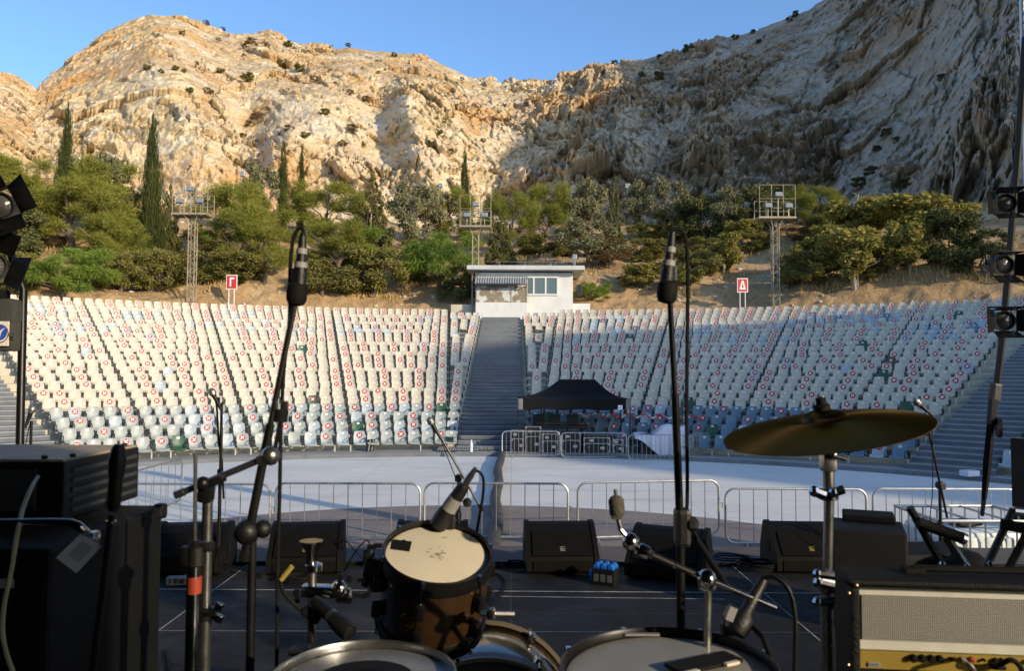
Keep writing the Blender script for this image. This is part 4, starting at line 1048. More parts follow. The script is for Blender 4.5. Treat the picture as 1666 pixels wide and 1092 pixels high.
for i, q in enumerate(cs):
    m = MB(); m.tube([(q[0]*1.0, q[1], .134 if i < 2 else .42), (q[0], q[1], ze-.02)], .022, 5); m.build('leg', M_DKM, o)
    if i < 2:
        s = 1 if i == 0 else -1; m = MB(); m.box((q[0]+s*.06, q[1]-.012, (ze+zd)/2), (.16, .012, ze-zd-.01)); m.build('corner_patch', M_TENTG, o)
m = MB(); m.box((pt(1009, 662, TYF).x, TYF-.016, pt(1009, 663, TYF).z), (.15, .01, .14)); lb = m.build('logo_patch', M_WHT, o)
M_NAVY = pm('navy_ink', (.02, .02, .09), .5)
m = MB(); c_ = pt(1009, 663, TYF); m.prism([(c_.x+a_*.1, TYF-.0225, c_.z+b_*.1) for a_, b_ in ((-.4, -.3), (-.1, -.3), (.4, .3), (.1, .3))], (0, -.002, 0)); m.build('logo_mark', M_NAVY, lb)
# equipment under the tent
def road_case(px0, px1, pyt, Y, d, label, name='flight_case', zb=0.134):
    a_, b_ = pt(px0, pyt, Y), pt(px1, pyt, Y); w = b_.x-a_.x; h = a_.z-zb; c = Vector(((a_.x+b_.x)/2, Y+d/2, zb+h/2))
    o = thing(name, label, 'case', (c.x, Y, zb)); m = MB(); m.box(c, (w, d, h), None, .01); m.build('body', M_FCASE, o)
    m = MB()
    for sx in (-1, 1):
        for z in (zb+.04, zb+h-.03, zb+h*.55): m.box((c.x+sx*(w/2-.02), Y-.006, z), (.06, .02, .06))
        m.box((c.x+sx*(w/2-.004), Y-.004, c.z), (.022, .022, h*.96))
    m.box((c.x, Y-.004, zb+h-.012), (w*.98, .022, .022)); m.box((c.x, Y-.004, zb+h*.6), (w*.96, .018, .02)); m.build('corner_trim', M_ALU, o)
    m = MB(); m.box((c.x-w*.2, Y-.01, zb+h*.8), (.12, .02, .08)); m.box((c.x+w*.22, Y-.01, zb+h*.3), (.14, .02, .09)); m.build('latch', M_ALU, o)
    return o
road_case(832, 852, 700, 27.4, .5, 'narrow black flight case with metal corners at the left end of the mixing tent')
road_case(855, 880, 694, 27.5, .6, 'tall black flight case under the left half of the mixing tent')
road_case(882, 908, 706, 27.35, .6, 'low black flight case, second from the left barrier end under the tent')
road_case(915, 944, 704, 27.45, .6, 'black flight case behind the second rear barrier')
road_case(950, 992, 712, 27.3, .6, 'long black flight case under the right half of the mixing tent')
road_case(998, 1014, 715, 27.35, .5, 'small black flight case beside the right leg of the tent')
o = thing('mixing_desk', 'black mixing desk with raised screens under the tent', 'mixing desk', (pt(905, 690, 27.9).x, 27.9, .13))
c = pt(912, 692, 27.9); m = MB(); m.box((c.x, 28.1, c.z-.02), (1.9, .7, .12), Matrix.Rotation(R(8), 3, 'X'), .02); m.build('desk', M_FCASE, o)
for s in (-1, 1): m = MB(); m.box((c.x+s*.8, 28.15, c.z/2+.1), (.06, .5, c.z-.12)); m.build('leg', M_DKM, o)
m = MB()
for dx in (-.75, -.2, .45): m.box((c.x+dx, 28.3, c.z+.22), (.42, .05, .28), Matrix.Rotation(R(-12), 3, 'X'), .01)
m.build('screen', M_DKM, o)
m = MB()
for k in range(26): m.box((c.x-.85+k*.068, 27.86, c.z+.055), (.02, .03, .012))
m.build('faders', M_ALU, o)
o = thing('covered_console', 'console under a draped white cloth right of the mixing tent', 'console', (pt(1075, 740, 26.9).x, 26.9, 0))
a_, b_ = pt(1032, 708, 26.8), pt(1116, 700, 26.8); m = MB(); rows = []
rs = np.random.RandomState(4)
for j in range(16):
    v = j/15; row = []
    for i in range(41):
        u = i/40; x = a_.x+(b_.x-a_.x)*u; top = .80+.32*sstep(.35, .62, u)*(1-.1*u)
        hem = .05+.62*sstep(.60, .0, u)
        if v < .35: q = v/.35; y = 27.55-q*.75; z = top+.03*math.sin(u*9+q*3)
        else: q = (v-.35)/.65; z = top-(top-hem)*q; y = 26.80-.10*q-.07*q*math.sin(u*38+1.4*math.sin(u*7))-.05*q*math.sin(u*17)
        row.append((x, y, z))
    rows.append(row)
m.grid(rows); m.build('cloth', M_CLOTH, o, smooth=True, fix=False, auto=80)
m = MB(); m.box(((a_.x+b_.x)/2+.1, 27.25, .42), (b_.x-a_.x-.25, .55, .76)); m.build('console_body', M_FCASE, o)
m = MB(); m.box((pt(1106, 697, 27.2).x, 27.3, 1.16), (.55, .3, .05), None, .01); m.build('lid', M_DKM, o)
# ---- hose, floor grille, bottle, tubes, striped tape
M_HOSE = pm('black_duct', (.045, .045, .043), .7, 0, .3, 6, .3, 40, dirt=((.10, .095, .085), .5))
m = MB(); pts = [ptz(815, 742, .10)+Vector((0, 1.2, 0)), ptz(812, 760, .10), ptz(809, 790, .10), ptz(807, 825, .10), ptz(806, 880, .10)]; pts[0].z = .10
pts += [ptz(803, 960, .10)]; PP = []
for i in range(len(pts)-1):
    for k in range(12): PP.append(pts[i].lerp(pts[i+1], k/12))
m.tube([p_+Vector((.03*math.sin(i*.35), 0, 0)) for i, p_ in enumerate(PP)], [.118+.005*(i % 2)+.006*math.sin(i*.9) for i in range(len(PP))], 10)
tag(m.build('cable_duct', M_HOSE, None, smooth=True, auto=80), 'fat black cable hose running across the floor from the stairs to the stage', 'hose')
a_ = ptz(713, 742, 0.0); b_ = ptz(776, 742, 0.0); o = thing('floor_grille', 'grey ribbed grille lying at the foot of the left seats', 'grille', ((a_.x+b_.x)/2, a_.y+.3, .13))
m = MB()
for i in range(17): m.tube([(a_.x+(b_.x-a_.x)*i/16, a_.y+.02, .20), (a_.x+(b_.x-a_.x)*i/16, a_.y+.75, .24)], .032, 5)
m.build('ribs', M_GREYM, o)
m = MB()
for yy in (.03, .7): m.box(((a_.x+b_.x)/2, a_.y+yy+.02, .155), (b_.x-a_.x, .06, .05))
m.build('crossbar', M_DKM, o)
q = ptz(766.5, 742, .13); m = MB(); m.lathe([(.001, 0), (.05, 0), (.055, .05), (.05, .18), (.055, .22), (.03, .32), (.02, .34), (.02, .40), (.001, .40)], (q.x, q.y+.1, .25), n=12)
tag(m.build('water_bottle', pm('clear_plastic', (.62, .66, .70), .15, 0, .05, 9), None, smooth=True), 'clear water bottle standing on the ribbed grille', 'bottle')
for k, (px, lb) in enumerate(((595, 'left one of two short black tubes propped at the foot of the seats'), (600.5, 'right one of two short black tubes propped at the foot of the seats'))):
    q = ptz(px, 743-k, .0); m = MB(); m.lathe([(.001, 0), (.07, 0), (.075, .02), (.075, .40), (.07, .42), (.001, .42)], (q.x, q.y+.35, .12), axis=(.10, .35, 1), n=12); tag(m.build('black_tube', M_DKM), lb, 'tube', 'tubes at the foot of the seats')
t = NT('striped_tape'); p = t.pos(obj=True); w_ = t.node('ShaderNodeTexWave'); w_.inputs['Scale'].default_value = 1.6; w_.bands_direction = 'DIAGONAL'; t.link(p, w_.inputs[0])
t.pbsdf(t.ramp(w_.outputs['Fac'], [(.48, (.55, .03, .04)), (.52, (.75, .75, .75))]), .5); M_TAPE = t.m
m = MB(); n = 60; A_ = [cyl(7.2+ (21-7.2)*i/n, RF+RD*2-.12, deck(2)+.55+.07*math.cos(i*.9)) for i in range(n+1)]
m.grid([[tuple(p_) for p_ in A_], [tuple(p_+Vector((0, 0, .06))) for p_ in A_]]); tag(m.build('barrier_tape', M_TAPE, None, fix=False), 'red and white striped tape strung along the blue seats right of the tent', 'tape')
q = ptz(1588, 778, .13); m = MB(); m.box((q.x, q.y+.3, .22), (.42, .3, .16), Matrix.Rotation(.3, 3, 'Z'), .04); tag(m.build('white_parcel', M_CLOTH), 'small white parcel on the lowest step of the right stairs', 'parcel')

# ================================================================== THE STAGE AND WHAT STANDS ON IT
SZ = 1.4
M_CHROME = pm('chrome', (.45, .455, .46), .16, 1.0, .06, 12, rvar=.05)
M_STEEL = pm('dull_steel', (.34, .34, .34), .3, .95, .12, 12, dirt=((.16, .14, .12), .5))
M_BLKM = pm('black_tube_paint', (.006, .006, .0065), .38, 0, .25, 10, spec=.35)
M_BLKP = pm('black_plastic', (.005, .005, .0055), .5, 0, .2, 12, .15, 150)
M_RUB = pm('black_rubber', (.004, .004, .004), .8, 0, .2, 12, spec=.25)
M_TOLEX = pm('black_vinyl', (.0055, .0055, .0055), .6, 0, .25, 10, .5, 260, spec=.25)
M_GRILL = pm('black_grille', (.0045, .0042, .004), .75, 0, .15, 6, .6, 420, spec=.12)
M_BOXP = pm('black_box_paint', (.0045, .0042, .004), .65, 0, .25, 5, .3, 200, dirt=((.011, .010, .009), .5), spec=.15)
M_HEAD = pm('coated_drumhead', (.66, .60, .47), .6, 0, .05, 6, dirt=((.50, .43, .31), .5))
M_CLEAR = pm('grey_drumhead', (.16, .17, .18), .28, 0, .12, 4, dirt=((.24, .24, .24), .5))
M_SHELL = pm('brown_lacquer', (.034, .018, .007), .16, 0, .35, 5, spec=.6, Coat_Weight=.7, Coat_Roughness=.06)
M_HOOPW = pm('maple_hoop', (.10, .08, .05), .35, 0, .15, 9)
M_BRONZE = pm('cymbal_bronze', (.16, .105, .06), .36, 1.0, .3, 3, rvar=.12, Specular_Tint=(.42, .33, .24, 1), Anisotropic=.8)
M_MESH = pm('steel_mesh', (.36, .36, .35), .45, .8, .12, 40)
M_YTAPE = pm('yellow_tape', (.33, .26, .05), .6, 0, .1, 20)
M_RTAPE = pm('red_tape', (.34, .045, .02), .55, 0, .1, 20)
M_WTAPE = pm('white_label', (.26, .26, .255), .6, 0, .06, 20)
M_GOLD = pm('gold_panel', (.42, .30, .06), .38, .35, .08, 6)
M_BLUEP = pm('blue_plastic_socket', (.012, .14, .55), .4, 0, .12, 20)
M_CCABLE = pm('cream_cable', (.42, .37, .23), .5, 0, .1, 20)
M_SUNTOP = pm('sunlit_dusty_top', (.42, .35, .22), .5, 0, .2, 6, dirt=((.20, .17, .12), .5))  # dusty top painted tan, the sunlight on it put into the colour
M_TEXT = pm('grey_print', (.25, .25, .26), .7)
t = NT('perforated_plate'); p = t.pos((1, 1, 1), obj=True)
sx_ = t.node('ShaderNodeSeparateXYZ'); t.link(p, sx_.inputs[0])
def frac_wave(a, f, off=0.0): return t.math('SINE', t.math('ADD', t.math('MULTIPLY', a, f), off))
ht = t.math('MULTIPLY', frac_wave(sx_.outputs[0], 860), frac_wave(sx_.outputs[2], 860))
hole = t.ramp(ht, [(.10, 1.0), (.38, 0.0)])
hole2 = t.ramp(t.math('MULTIPLY', ht, -1.0), [(.10, 1.0), (.38, 0.0)])
c = t.mix(t.math('MULTIPLY', t.math('MULTIPLY', hole, hole2), 1.0), (.03, .03, .03), (.74, .74, .68))
t.pbsdf(c, .4, .35); M_PERF = t.m
t = NT('painted_stage'); p = t.pos(); bk = t.node('ShaderNodeTexBrick'); bk.inputs['Scale'].default_value = 1.0; bk.inputs['Brick Width'].default_value = 2.0; bk.inputs['Row Height'].default_value = 1.0; bk.offset = 0
bk.inputs['Mortar Size'].default_value = .004; bk.inputs['Color1'].default_value = (.010, .0095, .0095, 1); bk.inputs['Color2'].default_value = (.0125, .012, .012, 1); bk.inputs['Mortar'].default_value = (.05, .047, .045, 1)
t.link(p, bk.inputs['Vector'])
c = t.mix(t.ramp(t.noise(1.1, p, 8, .7), [(.45, 0.0), (.7, .8)]), bk.outputs['Color'], (.034, .031, .029))
c = t.mix(t.ramp(t.noise(6, t.pos((1, .25, 1), (0, 0, .5)), 6, .7), [(.60, 0.0), (.75, .6)]), c, (.055, .049, .044))
rg = t.ramp(t.noise(2.5, p, 6, .7), [(.35, .5), (.7, .85)])
t.pbsdf(c, rg, 0, t.bump(t.noise(60, p, 4), .15, .004), spec=.22); M_DECK = t.m

# ---- stage
mb = MB(); mb.box((0, 1.3, SZ-.35), (19, 10.04, .7)); tag(mb.build('stage_deck', M_DECK), kind='structure')
mb = MB(); mb.box((0, 6.73, (SZ-.03)/2-.01), (19, .80, SZ-.05)); tag(mb.build('stage_apron', M_APRON), kind='structure')
def strip(name, a_, b_, w, m, label):
    d = (b_-a_).normalized(); s = Vector((-d.y, d.x, 0))*w/2; z = Vector((0, 0, .004)); M_ = MB()
    n = 12; M_.grid([[a_.lerp(b_, i/n)+s+z for i in range(n+1)], [a_.lerp(b_, i/n)-s+z for i in range(n+1)]]); return tag(M_.build(name, m), label, 'floor line', 'lines on the stage floor')
M_LINE = pm('worn_white_line', (.34, .34, .33), .7, 0, .35, 9, dirt=((.06, .06, .06), .9))
strip('floor_line', ptz(250, 960, SZ), ptz(1560, 968, SZ), .018, M_LINE, 'long thin white line across the black stage floor')
strip('floor_line', ptz(815, 972, SZ), ptz(1180, 976.5, SZ), .014, M_LINE, 'short worn white line just below the long one on the stage floor')
strip('floor_line', ptz(255, 1030, SZ), ptz(415, 912, SZ), .010, M_LINE, 'thin slanted line on the stage floor at the left')
strip('floor_line', ptz(1160, 895, SZ), ptz(1335, 1045, SZ), .008, M_LINE, 'thin slanted line on the stage floor right of the floor tom')
strip('floor_line', ptz(255, 1028, SZ), ptz(1340, 1031, SZ), .008, M_STEEL, 'faint panel joint across the stage floor close to the drums')
# ---- stage monitors
def monitor(px, pbase, rz, label, logo=True, w=.505):
    g = ptz(px, pbase, SZ); o = thing('stage_monitor', label, 'monitor speaker', (0, 0, 0), 'wedge monitors along the stage edge')
    prof_ = [(-.20, .012), (-.215, .03), (-.215, .105), (-.20, .125), (-.03, .275), (.06, .325), (.12, .335), (.16, .32), (.235, .14), (.24, .03), (.22, .012)]
    m = MB(); m.prism([(-w/2+.02, y, z) for y, z in prof_], (w-.04, 0, 0)); m.build('body', M_BOXP, o)
    for s in (-1, 1):
        m = MB(); m.prism([(s*w/2-.018, y*1.045, z*1.03) for y, z in prof_], (.036, 0, 0)); sp = m.build('side_panel', M_BOXP, o)
        m = MB(); m.lathe([(.001, .0), (.045, 0), (.05, .004), (.001, .004)], (s*(w/2+.018), .02, .16), axis=(s, 0, 0), n=14); m.build('handle', M_RUB, sp)
    a_, b_ = Vector((0, -.20, .125)), Vector((0, -.03, .275)); d = (b_-a_); nrm = Vector((0, -d.z, d.y)).normalized()
    m = MB(); cs_ = [(-w/2+.03, 0), (w/2-.03, 0), (w/2-.03, 1), (-w/2+.03, 1)]
    m.prism([Vector((x, 0, 0))+a_+d*(.04+.95*v)+nrm*.003 for x, v in cs_], nrm*.012); gr = m.build('grille', M_GRILL, o)
    m = MB(); m.box((0, -.2165, .066), (w-.06, .012, .075)); m.build('kick_grille', M_GRILL, o)
    if logo:
        m = MB(); c_ = a_+d*.28+nrm*.019; e1 = Vector((1, 0, 0)); e2 = d.normalized(); q = .017
        ring = [(-q, -q), (q, -q), (q, q), (-q, q)]
        for k in range(4):
            p0, p1 = ring[k], ring[(k+1) % 4]; A_ = c_+e1*p0[0]+e2*p0[1]; B_ = c_+e1*p1[0]+e2*p1[1]; m.tube([A_, B_], .002, 4)
        m.prism([c_+e1*x+e2*y for x, y in ((-q*.5, -q*.6), (q*.7, -q*.6), (-q*.5, q*.6))], nrm*.002)
        m.build('logo_badge', M_YTAPE if px < 700 or px > 1200 else M_WTAPE, gr)
    o.location = (g.x, g.y+.21, SZ); o.rotation_euler = (0, 0, R(rz)); return o
monitor(292, 940, 4, 'black wedge monitor at the far left, half hidden by the amplifier stack')
monitor(488, 938, 8, 'black wedge monitor behind the left snare drum, second from the left')
monitor(697, 936, 0, 'black wedge monitor mostly hidden behind the tom drum', False)
monitor(914, 936, 3, 'black wedge monitor left of the blue socket box')
monitor(1098, 948, -24, 'black wedge monitor turned sideways right of the blue socket box', False, .52)
monitor(1326, 936, -2, 'black wedge monitor behind the ride cymbal stand')
# ---- cables on the floor
def cable(pts, r, label, name='stage_cable', m=None, group='cables on the stage floor'):
    M_ = MB(); P_ = [Vector(p_) for p_ in pts]; Q = []
    for i in range(len(P_)-1):
        p0, p1, p2, p3 = P_[max(i-1, 0)], P_[i], P_[i+1], P_[min(i+2, len(P_)-1)]
        for k in range(8):
            u = k/8; Q.append(.5*((2*p1)+(p2-p0)*u+(2*p0-5*p1+4*p2-p3)*u*u+(3*p1-p0-3*p2+p3)*u**3))
    Q.append(P_[-1]); M_.tube(Q, r, 6); return tag(M_.build(name, m or M_RUB, None, smooth=True, fix=False), label, 'cable', group)
rs = np.random.RandomState(8)
cable([(x, 6.22+rs.uniform(-.03, .03), SZ+.012) for x in np.linspace(-4.2, 4.2, 22)], .014, 'black cable run along the front edge of the stage behind the monitors')
def coil(px, py, rad, n, label):
    c_ = ptz(px, py, SZ); cable([(c_.x+rad*(1+.14*math.sin(k*1.7))*math.cos(k*.7), c_.y+rad*.75*(1+.1*math.sin(k*2.3))*math.sin(k*.7), SZ+.008+.0016*k) for k in range(n)], .006, label)
coil(1238, 928, .17, 36, 'loose cable coil on the stage left of the rightmost monitor')
coil(488, 948, .12, 30, 'loose cable coil on the stage in front of the second monitor')
coil(836, 925, .10, 22, 'loose cable coil on the stage right of the tom drum')
coil(1190, 912, .14, 18, 'tangle of thin cable behind the sideways monitor')
cable([ptz(400, 925, SZ+.01), ptz(340, 935, SZ+.01), ptz(300, 925, SZ+.01), pt(312, 870, 6.1)+Vector((0, -.05, 0)), pt(300, 858, 6.05)], .006, 'thin black cable climbing over the far left monitor')
cable([ptz(600, 925, SZ+.01), pt(585, 905, 5.9), pt(560, 880, 5.9), pt(548, 892, 6.0), ptz(530, 922, SZ+.01)], .005, 'thin cable looping up left of the tom drum')
cable([ptz(800, 985, SZ+.01), ptz(822, 955, SZ+.01), ptz(815, 938, SZ+.01), ptz(790, 930, SZ+.01)], .006, 'short black cable curling right of the tom drum')
cable([ptz(270, 1060, SZ+.01), ptz(276, 1090, SZ+.01), ptz(290, 1130, SZ+.01)], .008, 'black cable dropping beside the amplifier stack')
# ---- blue socket box
g = ptz(988, 955, SZ); o = thing('power_box', 'small black power box with blue sockets on top, on the stage floor', 'power box', (g.x, g.y, SZ))
Mz = Matrix.Rotation(R(-28), 3, 'Z')
def loc(x, y, z): return Vector((g.x, g.y+.08, SZ))+Mz @ Vector((x, y, z))
m = MB(); m.box(loc(0, 0, .055), (.17, .12, .11), Mz, .008); m.build('body', M_BLKP, o)
for i in (-1, 0, 1):
    for j in (-1, 1):
        m = MB(); m.box(loc(i*.052, j*.03, .122), (.046, .05, .026), Mz, .008); m.lathe([(.019, 0), (.019, .012), (.001, .014)], loc(i*.052, j*.03, .134), n=12); m.build('socket', M_BLUEP, o)
m = MB(); m.lathe([(.001, .03), (.034, .03), (.040, 0), (.040, -.01)], loc(-.087, 0, .055), axis=Mz @ Vector((-1, 0, 0)), n=18); m.box(loc(-.086, 0, .055), (.01, .095, .09), Mz, .004); m.build('inlet', M_BLUEP, o)
m = MB()
for i in (-1, 0, 1): m.box(loc(i*.05, -.061, .05), (.034, .006, .05), Mz)
m.build('breaker', M_ALU, o)
g = ptz(286, 955, SZ); m = MB(); m.box((g.x, g.y+.05, SZ+.03), (.16, .07, .055), Matrix.Rotation(.15, 3, 'Z'), .01); st_ = thing('power_strip', 'small white power strip in front of the far left monitor', 'power strip', (g.x, g.y, SZ)); m.build('body', M_WTAPE, st_)
m = MB(); [m.box((g.x-.05+.045*k, g.y+.012, SZ+.035), (.028, .01, .03)) for k in range(3)]; m.build('outlets', M_STEEL, st_)

# ---- microphone stands
def spline(P_, n=8):
    P_ = [Vector(p_) for p_ in P_]; Q = []
    for i in range(len(P_)-1):
        p0, p1, p2, p3 = P_[max(i-1, 0)], P_[i], P_[i+1], P_[min(i+2, len(P_)-1)]
        for k in range(n):
            u = k/n; Q.append(.5*((2*p1)+(p2-p0)*u+(2*p0-5*p1+4*p2-p3)*u*u+(3*p1-p0-3*p2+p3)*u**3))
    return Q+[P_[-1]]
def handheld(o, tip, d, parent_name='microphone'):
    d = Vector(d).normalized()
    m = MB(); m.lathe([(.010, .165), (.0115, .12), (.016, .055), (.019, .04)], tip, axis=d, n=12); b_ = m.build('microphone', M_BLKP, o, smooth=True)
    m = MB(); m.lathe([(.019, .042), (.0255, .030), (.027, .018), (.0265, .005), (.022, -.010), (.012, -.018), (.001, -.020)], tip, axis=d, n=16); m.build('mic_grille', M_MESH, b_, smooth=True)
    m = MB(); m.lathe([(.0275, .015), (.0285, .018), (.0275, .021)], tip, axis=d, n=16, close=True); m.build('mic_band', M_STEEL, b_)
def tripod_stand(base, htop, label, boom=None, legs=True, rz=.4, r=.0105, name='microphone_stand', mat=None):
    mat = mat or M_BLKM; B = Vector(base)
    o = thing(name, label, 'microphone stand', tuple(B), None)
    m = MB(); m.tube([B+Vector((0, 0, .07)), B+Vector((0, 0, htop*.58))], r*1.25, 10); m.tube([B+Vector((0, 0, htop*.55)), B+Vector((0, 0, htop))], r, 10); m.build('pole', mat, o, smooth=True)
    m = MB(); m.lathe([(r*1.3, 0), (r*2.2, .008), (r*2.2, .055), (r*1.3, .065)], B+Vector((0, 0, htop*.56)), n=12); m.build('height_clutch', M_BLKP, o)
    if legs:
        m = MB(); m.lathe([(.02, .05), (.026, .06), (.026, .11), (.018, .12)], B, n=12); m.build('hub', M_BLKP, o)
        for k in range(3):
            a_ = rz+k*2.094; e = B+Vector((.34*math.cos(a_), .34*math.sin(a_), .012)); m = MB(); m.tube([B+Vector((0, 0, .085)), e], .0085, 8); lg = m.build('leg', mat, o)
            m = MB(); m.tube([e-(e-B)*.06+Vector((0, 0, .006)), e+(e-B)*.05], .013, 8); m.build('rubber_foot', M_RUB, lg)
    return o
# left straight stand
g = ptz(355, 934, SZ); top = pt(352, 655, g.y)
o = tripod_stand((g.x, g.y, SZ), top.z-SZ, 'straight black microphone stand with tripod feet, left of the left boom', rz=-.25)
handheld(o, pt(344, 636, g.y), pt(356, 655, g.y-.02)-pt(344, 636, g.y)+Vector((0, 0, -.02)))
m = MB(); m.box(pt(354, 652, g.y), (.03, .03, .05), None, .006); m.tube([pt(352, 650, g.y), pt(356, 720, g.y), pt(361, 750, g.y), pt(364, 812, g.y)], .008, 6); m.build('boom_arm', M_BLKM, o)
m = MB(); m.tube(spline([pt(358, 662, g.y-.02), pt(362, 700, g.y-.03), pt(359, 780, g.y-.03), pt(353, 880, g.y-.03), (g.x+.05, g.y-.05, SZ+.02)]), .0035, 5); m.build('cable', M_RUB, o, fix=False)
# small stand far left
g = pt(50, 720, 6.2); o = tripod_stand((g.x, 6.2, SZ), pt(50, 685, 6.2).z-SZ, 'short black microphone stand at the far left behind the amplifier stack')
handheld(o, pt(53, 664, 6.2), Vector((-.03, -.02, -.12)))
m = MB(); m.tube(spline([pt(49, 690, 6.18), pt(44, 712, 6.18), (g.x-.05, 6.15, 2.0), (g.x-.03, 6.15, SZ+.02)]), .0035, 5); m.build('cable', M_RUB, o, fix=False)
# centre boom
g = ptz(745, 934, SZ); Yc_ = g.y; j = pt(746, 778, Yc_)
o = tripod_stand((g.x, Yc_, SZ), j.z-SZ, 'black boom microphone stand behind the tom drum, its arm slanting up to the left', rz=.6)
m = MB(); m.tube([pt(785, 832, Yc_-.05), pt(712, 702, Yc_-.1)], .0085, 8); ba = m.build('boom_arm', M_BLKM, o); m = MB(); m.tube([pt(785, 832, Yc_-.05), pt(779, 821, Yc_-.05)], .013, 8); m.build('counterweight', M_RUB, ba)
m = MB(); m.ball(j, .03, 10); m.box(j+Vector((0, -.03, 0)), (.05, .02, .05), None, .008); m.build('boom_clutch', M_BLKP, o)
handheld(o, pt(699, 683, Yc_-.1), pt(716, 712, Yc_-.1)-pt(699, 683, Yc_-.1))
m = MB(); m.tube(spline([pt(715, 710, Yc_-.13), pt(740, 775, Yc_-.12), pt(748, 800, Yc_-.1), pt(750, 870, Yc_-.1), (g.x+.08, Yc_-.08, SZ+.02)]), .0035, 5); m.build('cable', M_RUB, o, fix=False)
# right boom
Yr = 5.6; j = pt(1529, 790, Yr)
o = tripod_stand((j.x, Yr, SZ), j.z-SZ, 'black boom microphone stand in front of the right stairs, beside the white water tank', rz=.2)
m = MB(); m.tube([pt(1541, 843, Yr-.05), pt(1505, 672, Yr-.06)], .0085, 8); m.build('boom_arm', M_BLKM, o)
m = MB(); m.ball(j, .032, 10); m.box(j+Vector((0, -.03, 0)), (.05, .02, .05), None, .008); m.build('boom_clutch', M_BLKP, o)
handheld(o, pt(1489, 652, Yr-.06), pt(1512, 672, Yr-.06)-pt(1489, 652, Yr-.06))
m = MB(); m.tube(spline([pt(1512, 672, Yr-.09), pt(1517, 720, Yr-.09), pt(1517, 800, Yr-.09), pt(1514, 860, Yr-.09), (j.x-.05, Yr-.1, SZ+.02)]), .0032, 5); m.build('cable', M_RUB, o, fix=False)
# ---- the two tall drum overhead microphones
def overhead(o, Y, axis_px, cable_px, side):
    """pencil microphone in a shock clip at the top of a boom; axis_px = (top x, top y), (bottom x, bottom y)"""
    (x0, y0), (x1, y1) = axis_px; a_, b_ = pt(x0, y0, Y), pt(x1, y1, Y); d = b_-a_; L = d.length; k = Y/FPX
    m = MB(); m.lathe([(.003*1, -.004), (5*k, 0), (6.5*k, L*.10), (7*k, L*.20), (8.5*k, L*.45), (10*k, L*.46), (11.5*k, L*.74)], a_, axis=d, n=14); mic = m.build('microphone', M_BLKP, o, smooth=True)
    m = MB(); m.lathe([(11*k, L*.72), (16*k, L*.76), (17*k, L*.86), (16.5*k, L*.96), (13*k, L*1.03), (1*k, L*1.06)], a_-Vector((side*3*k, 0, 0)), axis=d, n=16); m.build('foam_windscreen', M_RUB, mic, smooth=True)
    for u, v, rr in ((.22, .30, 8.6), (.42, .50, 10.4)):
        m = MB(); m.lathe([(rr*k, L*u), (rr*1.04*k, L*v)], a_, axis=d, n=14); m.build('white_band', M_WTAPE, mic, smooth=True)
    m = MB(); m.box(a_+d*.62+Vector((side*-9*k, 0, 0)), (12*k, 12*k, 26*k), None, 3*k); m.build('mic_clip', M_BLKP, o)
    m = MB(); m.tube(spline([pt(x, y, Y) for x, y in cable_px]), 3.2*k, 7); m.build('cable', M_RUB, o, smooth=True, fix=False)
Y_ = 1.9; j = pt(411, 862, Y_)
o = tripod_stand((j.x, Y_, SZ), j.z-SZ, 'tall black boom stand left of the tom with a pencil microphone high up, left overhead', rz=.3, r=.0105)
m = MB(); m.tube([pt(397, 912, Y_-.03), pt(400, 895, Y_-.03)], .015, 9); m.tube([pt(398, 905, Y_-.03), pt(440, 690, Y_-.02)], .0105, 9); m.tube([pt(438, 700, Y_-.02), pt(483, 478, Y_)], .0072, 9); m.build('boom_arm', M_BLKM, o, smooth=True)
m = MB(); m.ball(j+Vector((-.004, -.03, 0)), .030, 12); m.ball(j+Vector((.03, -.02, .005)), .022, 10); m.build('boom_clutch', M_BLKP, o, smooth=True)
overhead(o, Y_, ((493, 380), (485, 492)), [(494, 384), (492, 373), (484, 374), (476, 395), (472, 440), (471, 520), (462, 600), (457, 700), (455, 800), (452, 900), (451, 1000), (450, 1110)], 1)
Y_ = 2.1; j = pt(1107, 856, Y_)
o = tripod_stand((j.x, Y_, SZ), j.z-SZ, 'tall black boom stand right of the tom with a pencil microphone high up, right overhead', rz=.9, r=.0115)
m = MB(); m.tube([pt(1107, 868, Y_-.03), pt(1098, 640, Y_-.02)], .0105, 9); m.tube([pt(1098, 650, Y_-.02), pt(1089, 470, Y_)], .0075, 9); m.build('boom_arm', M_BLKM, o, smooth=True)
m = MB(); m.box(j+Vector((0, -.02, .0)), (.04, .05, .10), None, .012); m.ball(j+Vector((.02, -.03, .01)), .022, 10); m.build('boom_clutch', M_BLKP, o)
m = MB(); m.tube([pt(1122, 862, Y_+.02), pt(1186, 960, Y_+.15)], .009, 8); m.tube([pt(1118, 856, Y_+.02), pt(1128, 872, Y_+.03)], .013, 8); m.build('side_arm', M_BLKM, o)
overhead(o, Y_, ((1094, 378), (1081, 488)), [(1094, 383), (1097, 374), (1106, 373), (1113, 382), (1117, 400), (1119, 450), (1118, 560), (1117, 680), (1118, 770), (1117, 830), (1110, 856)], -1)

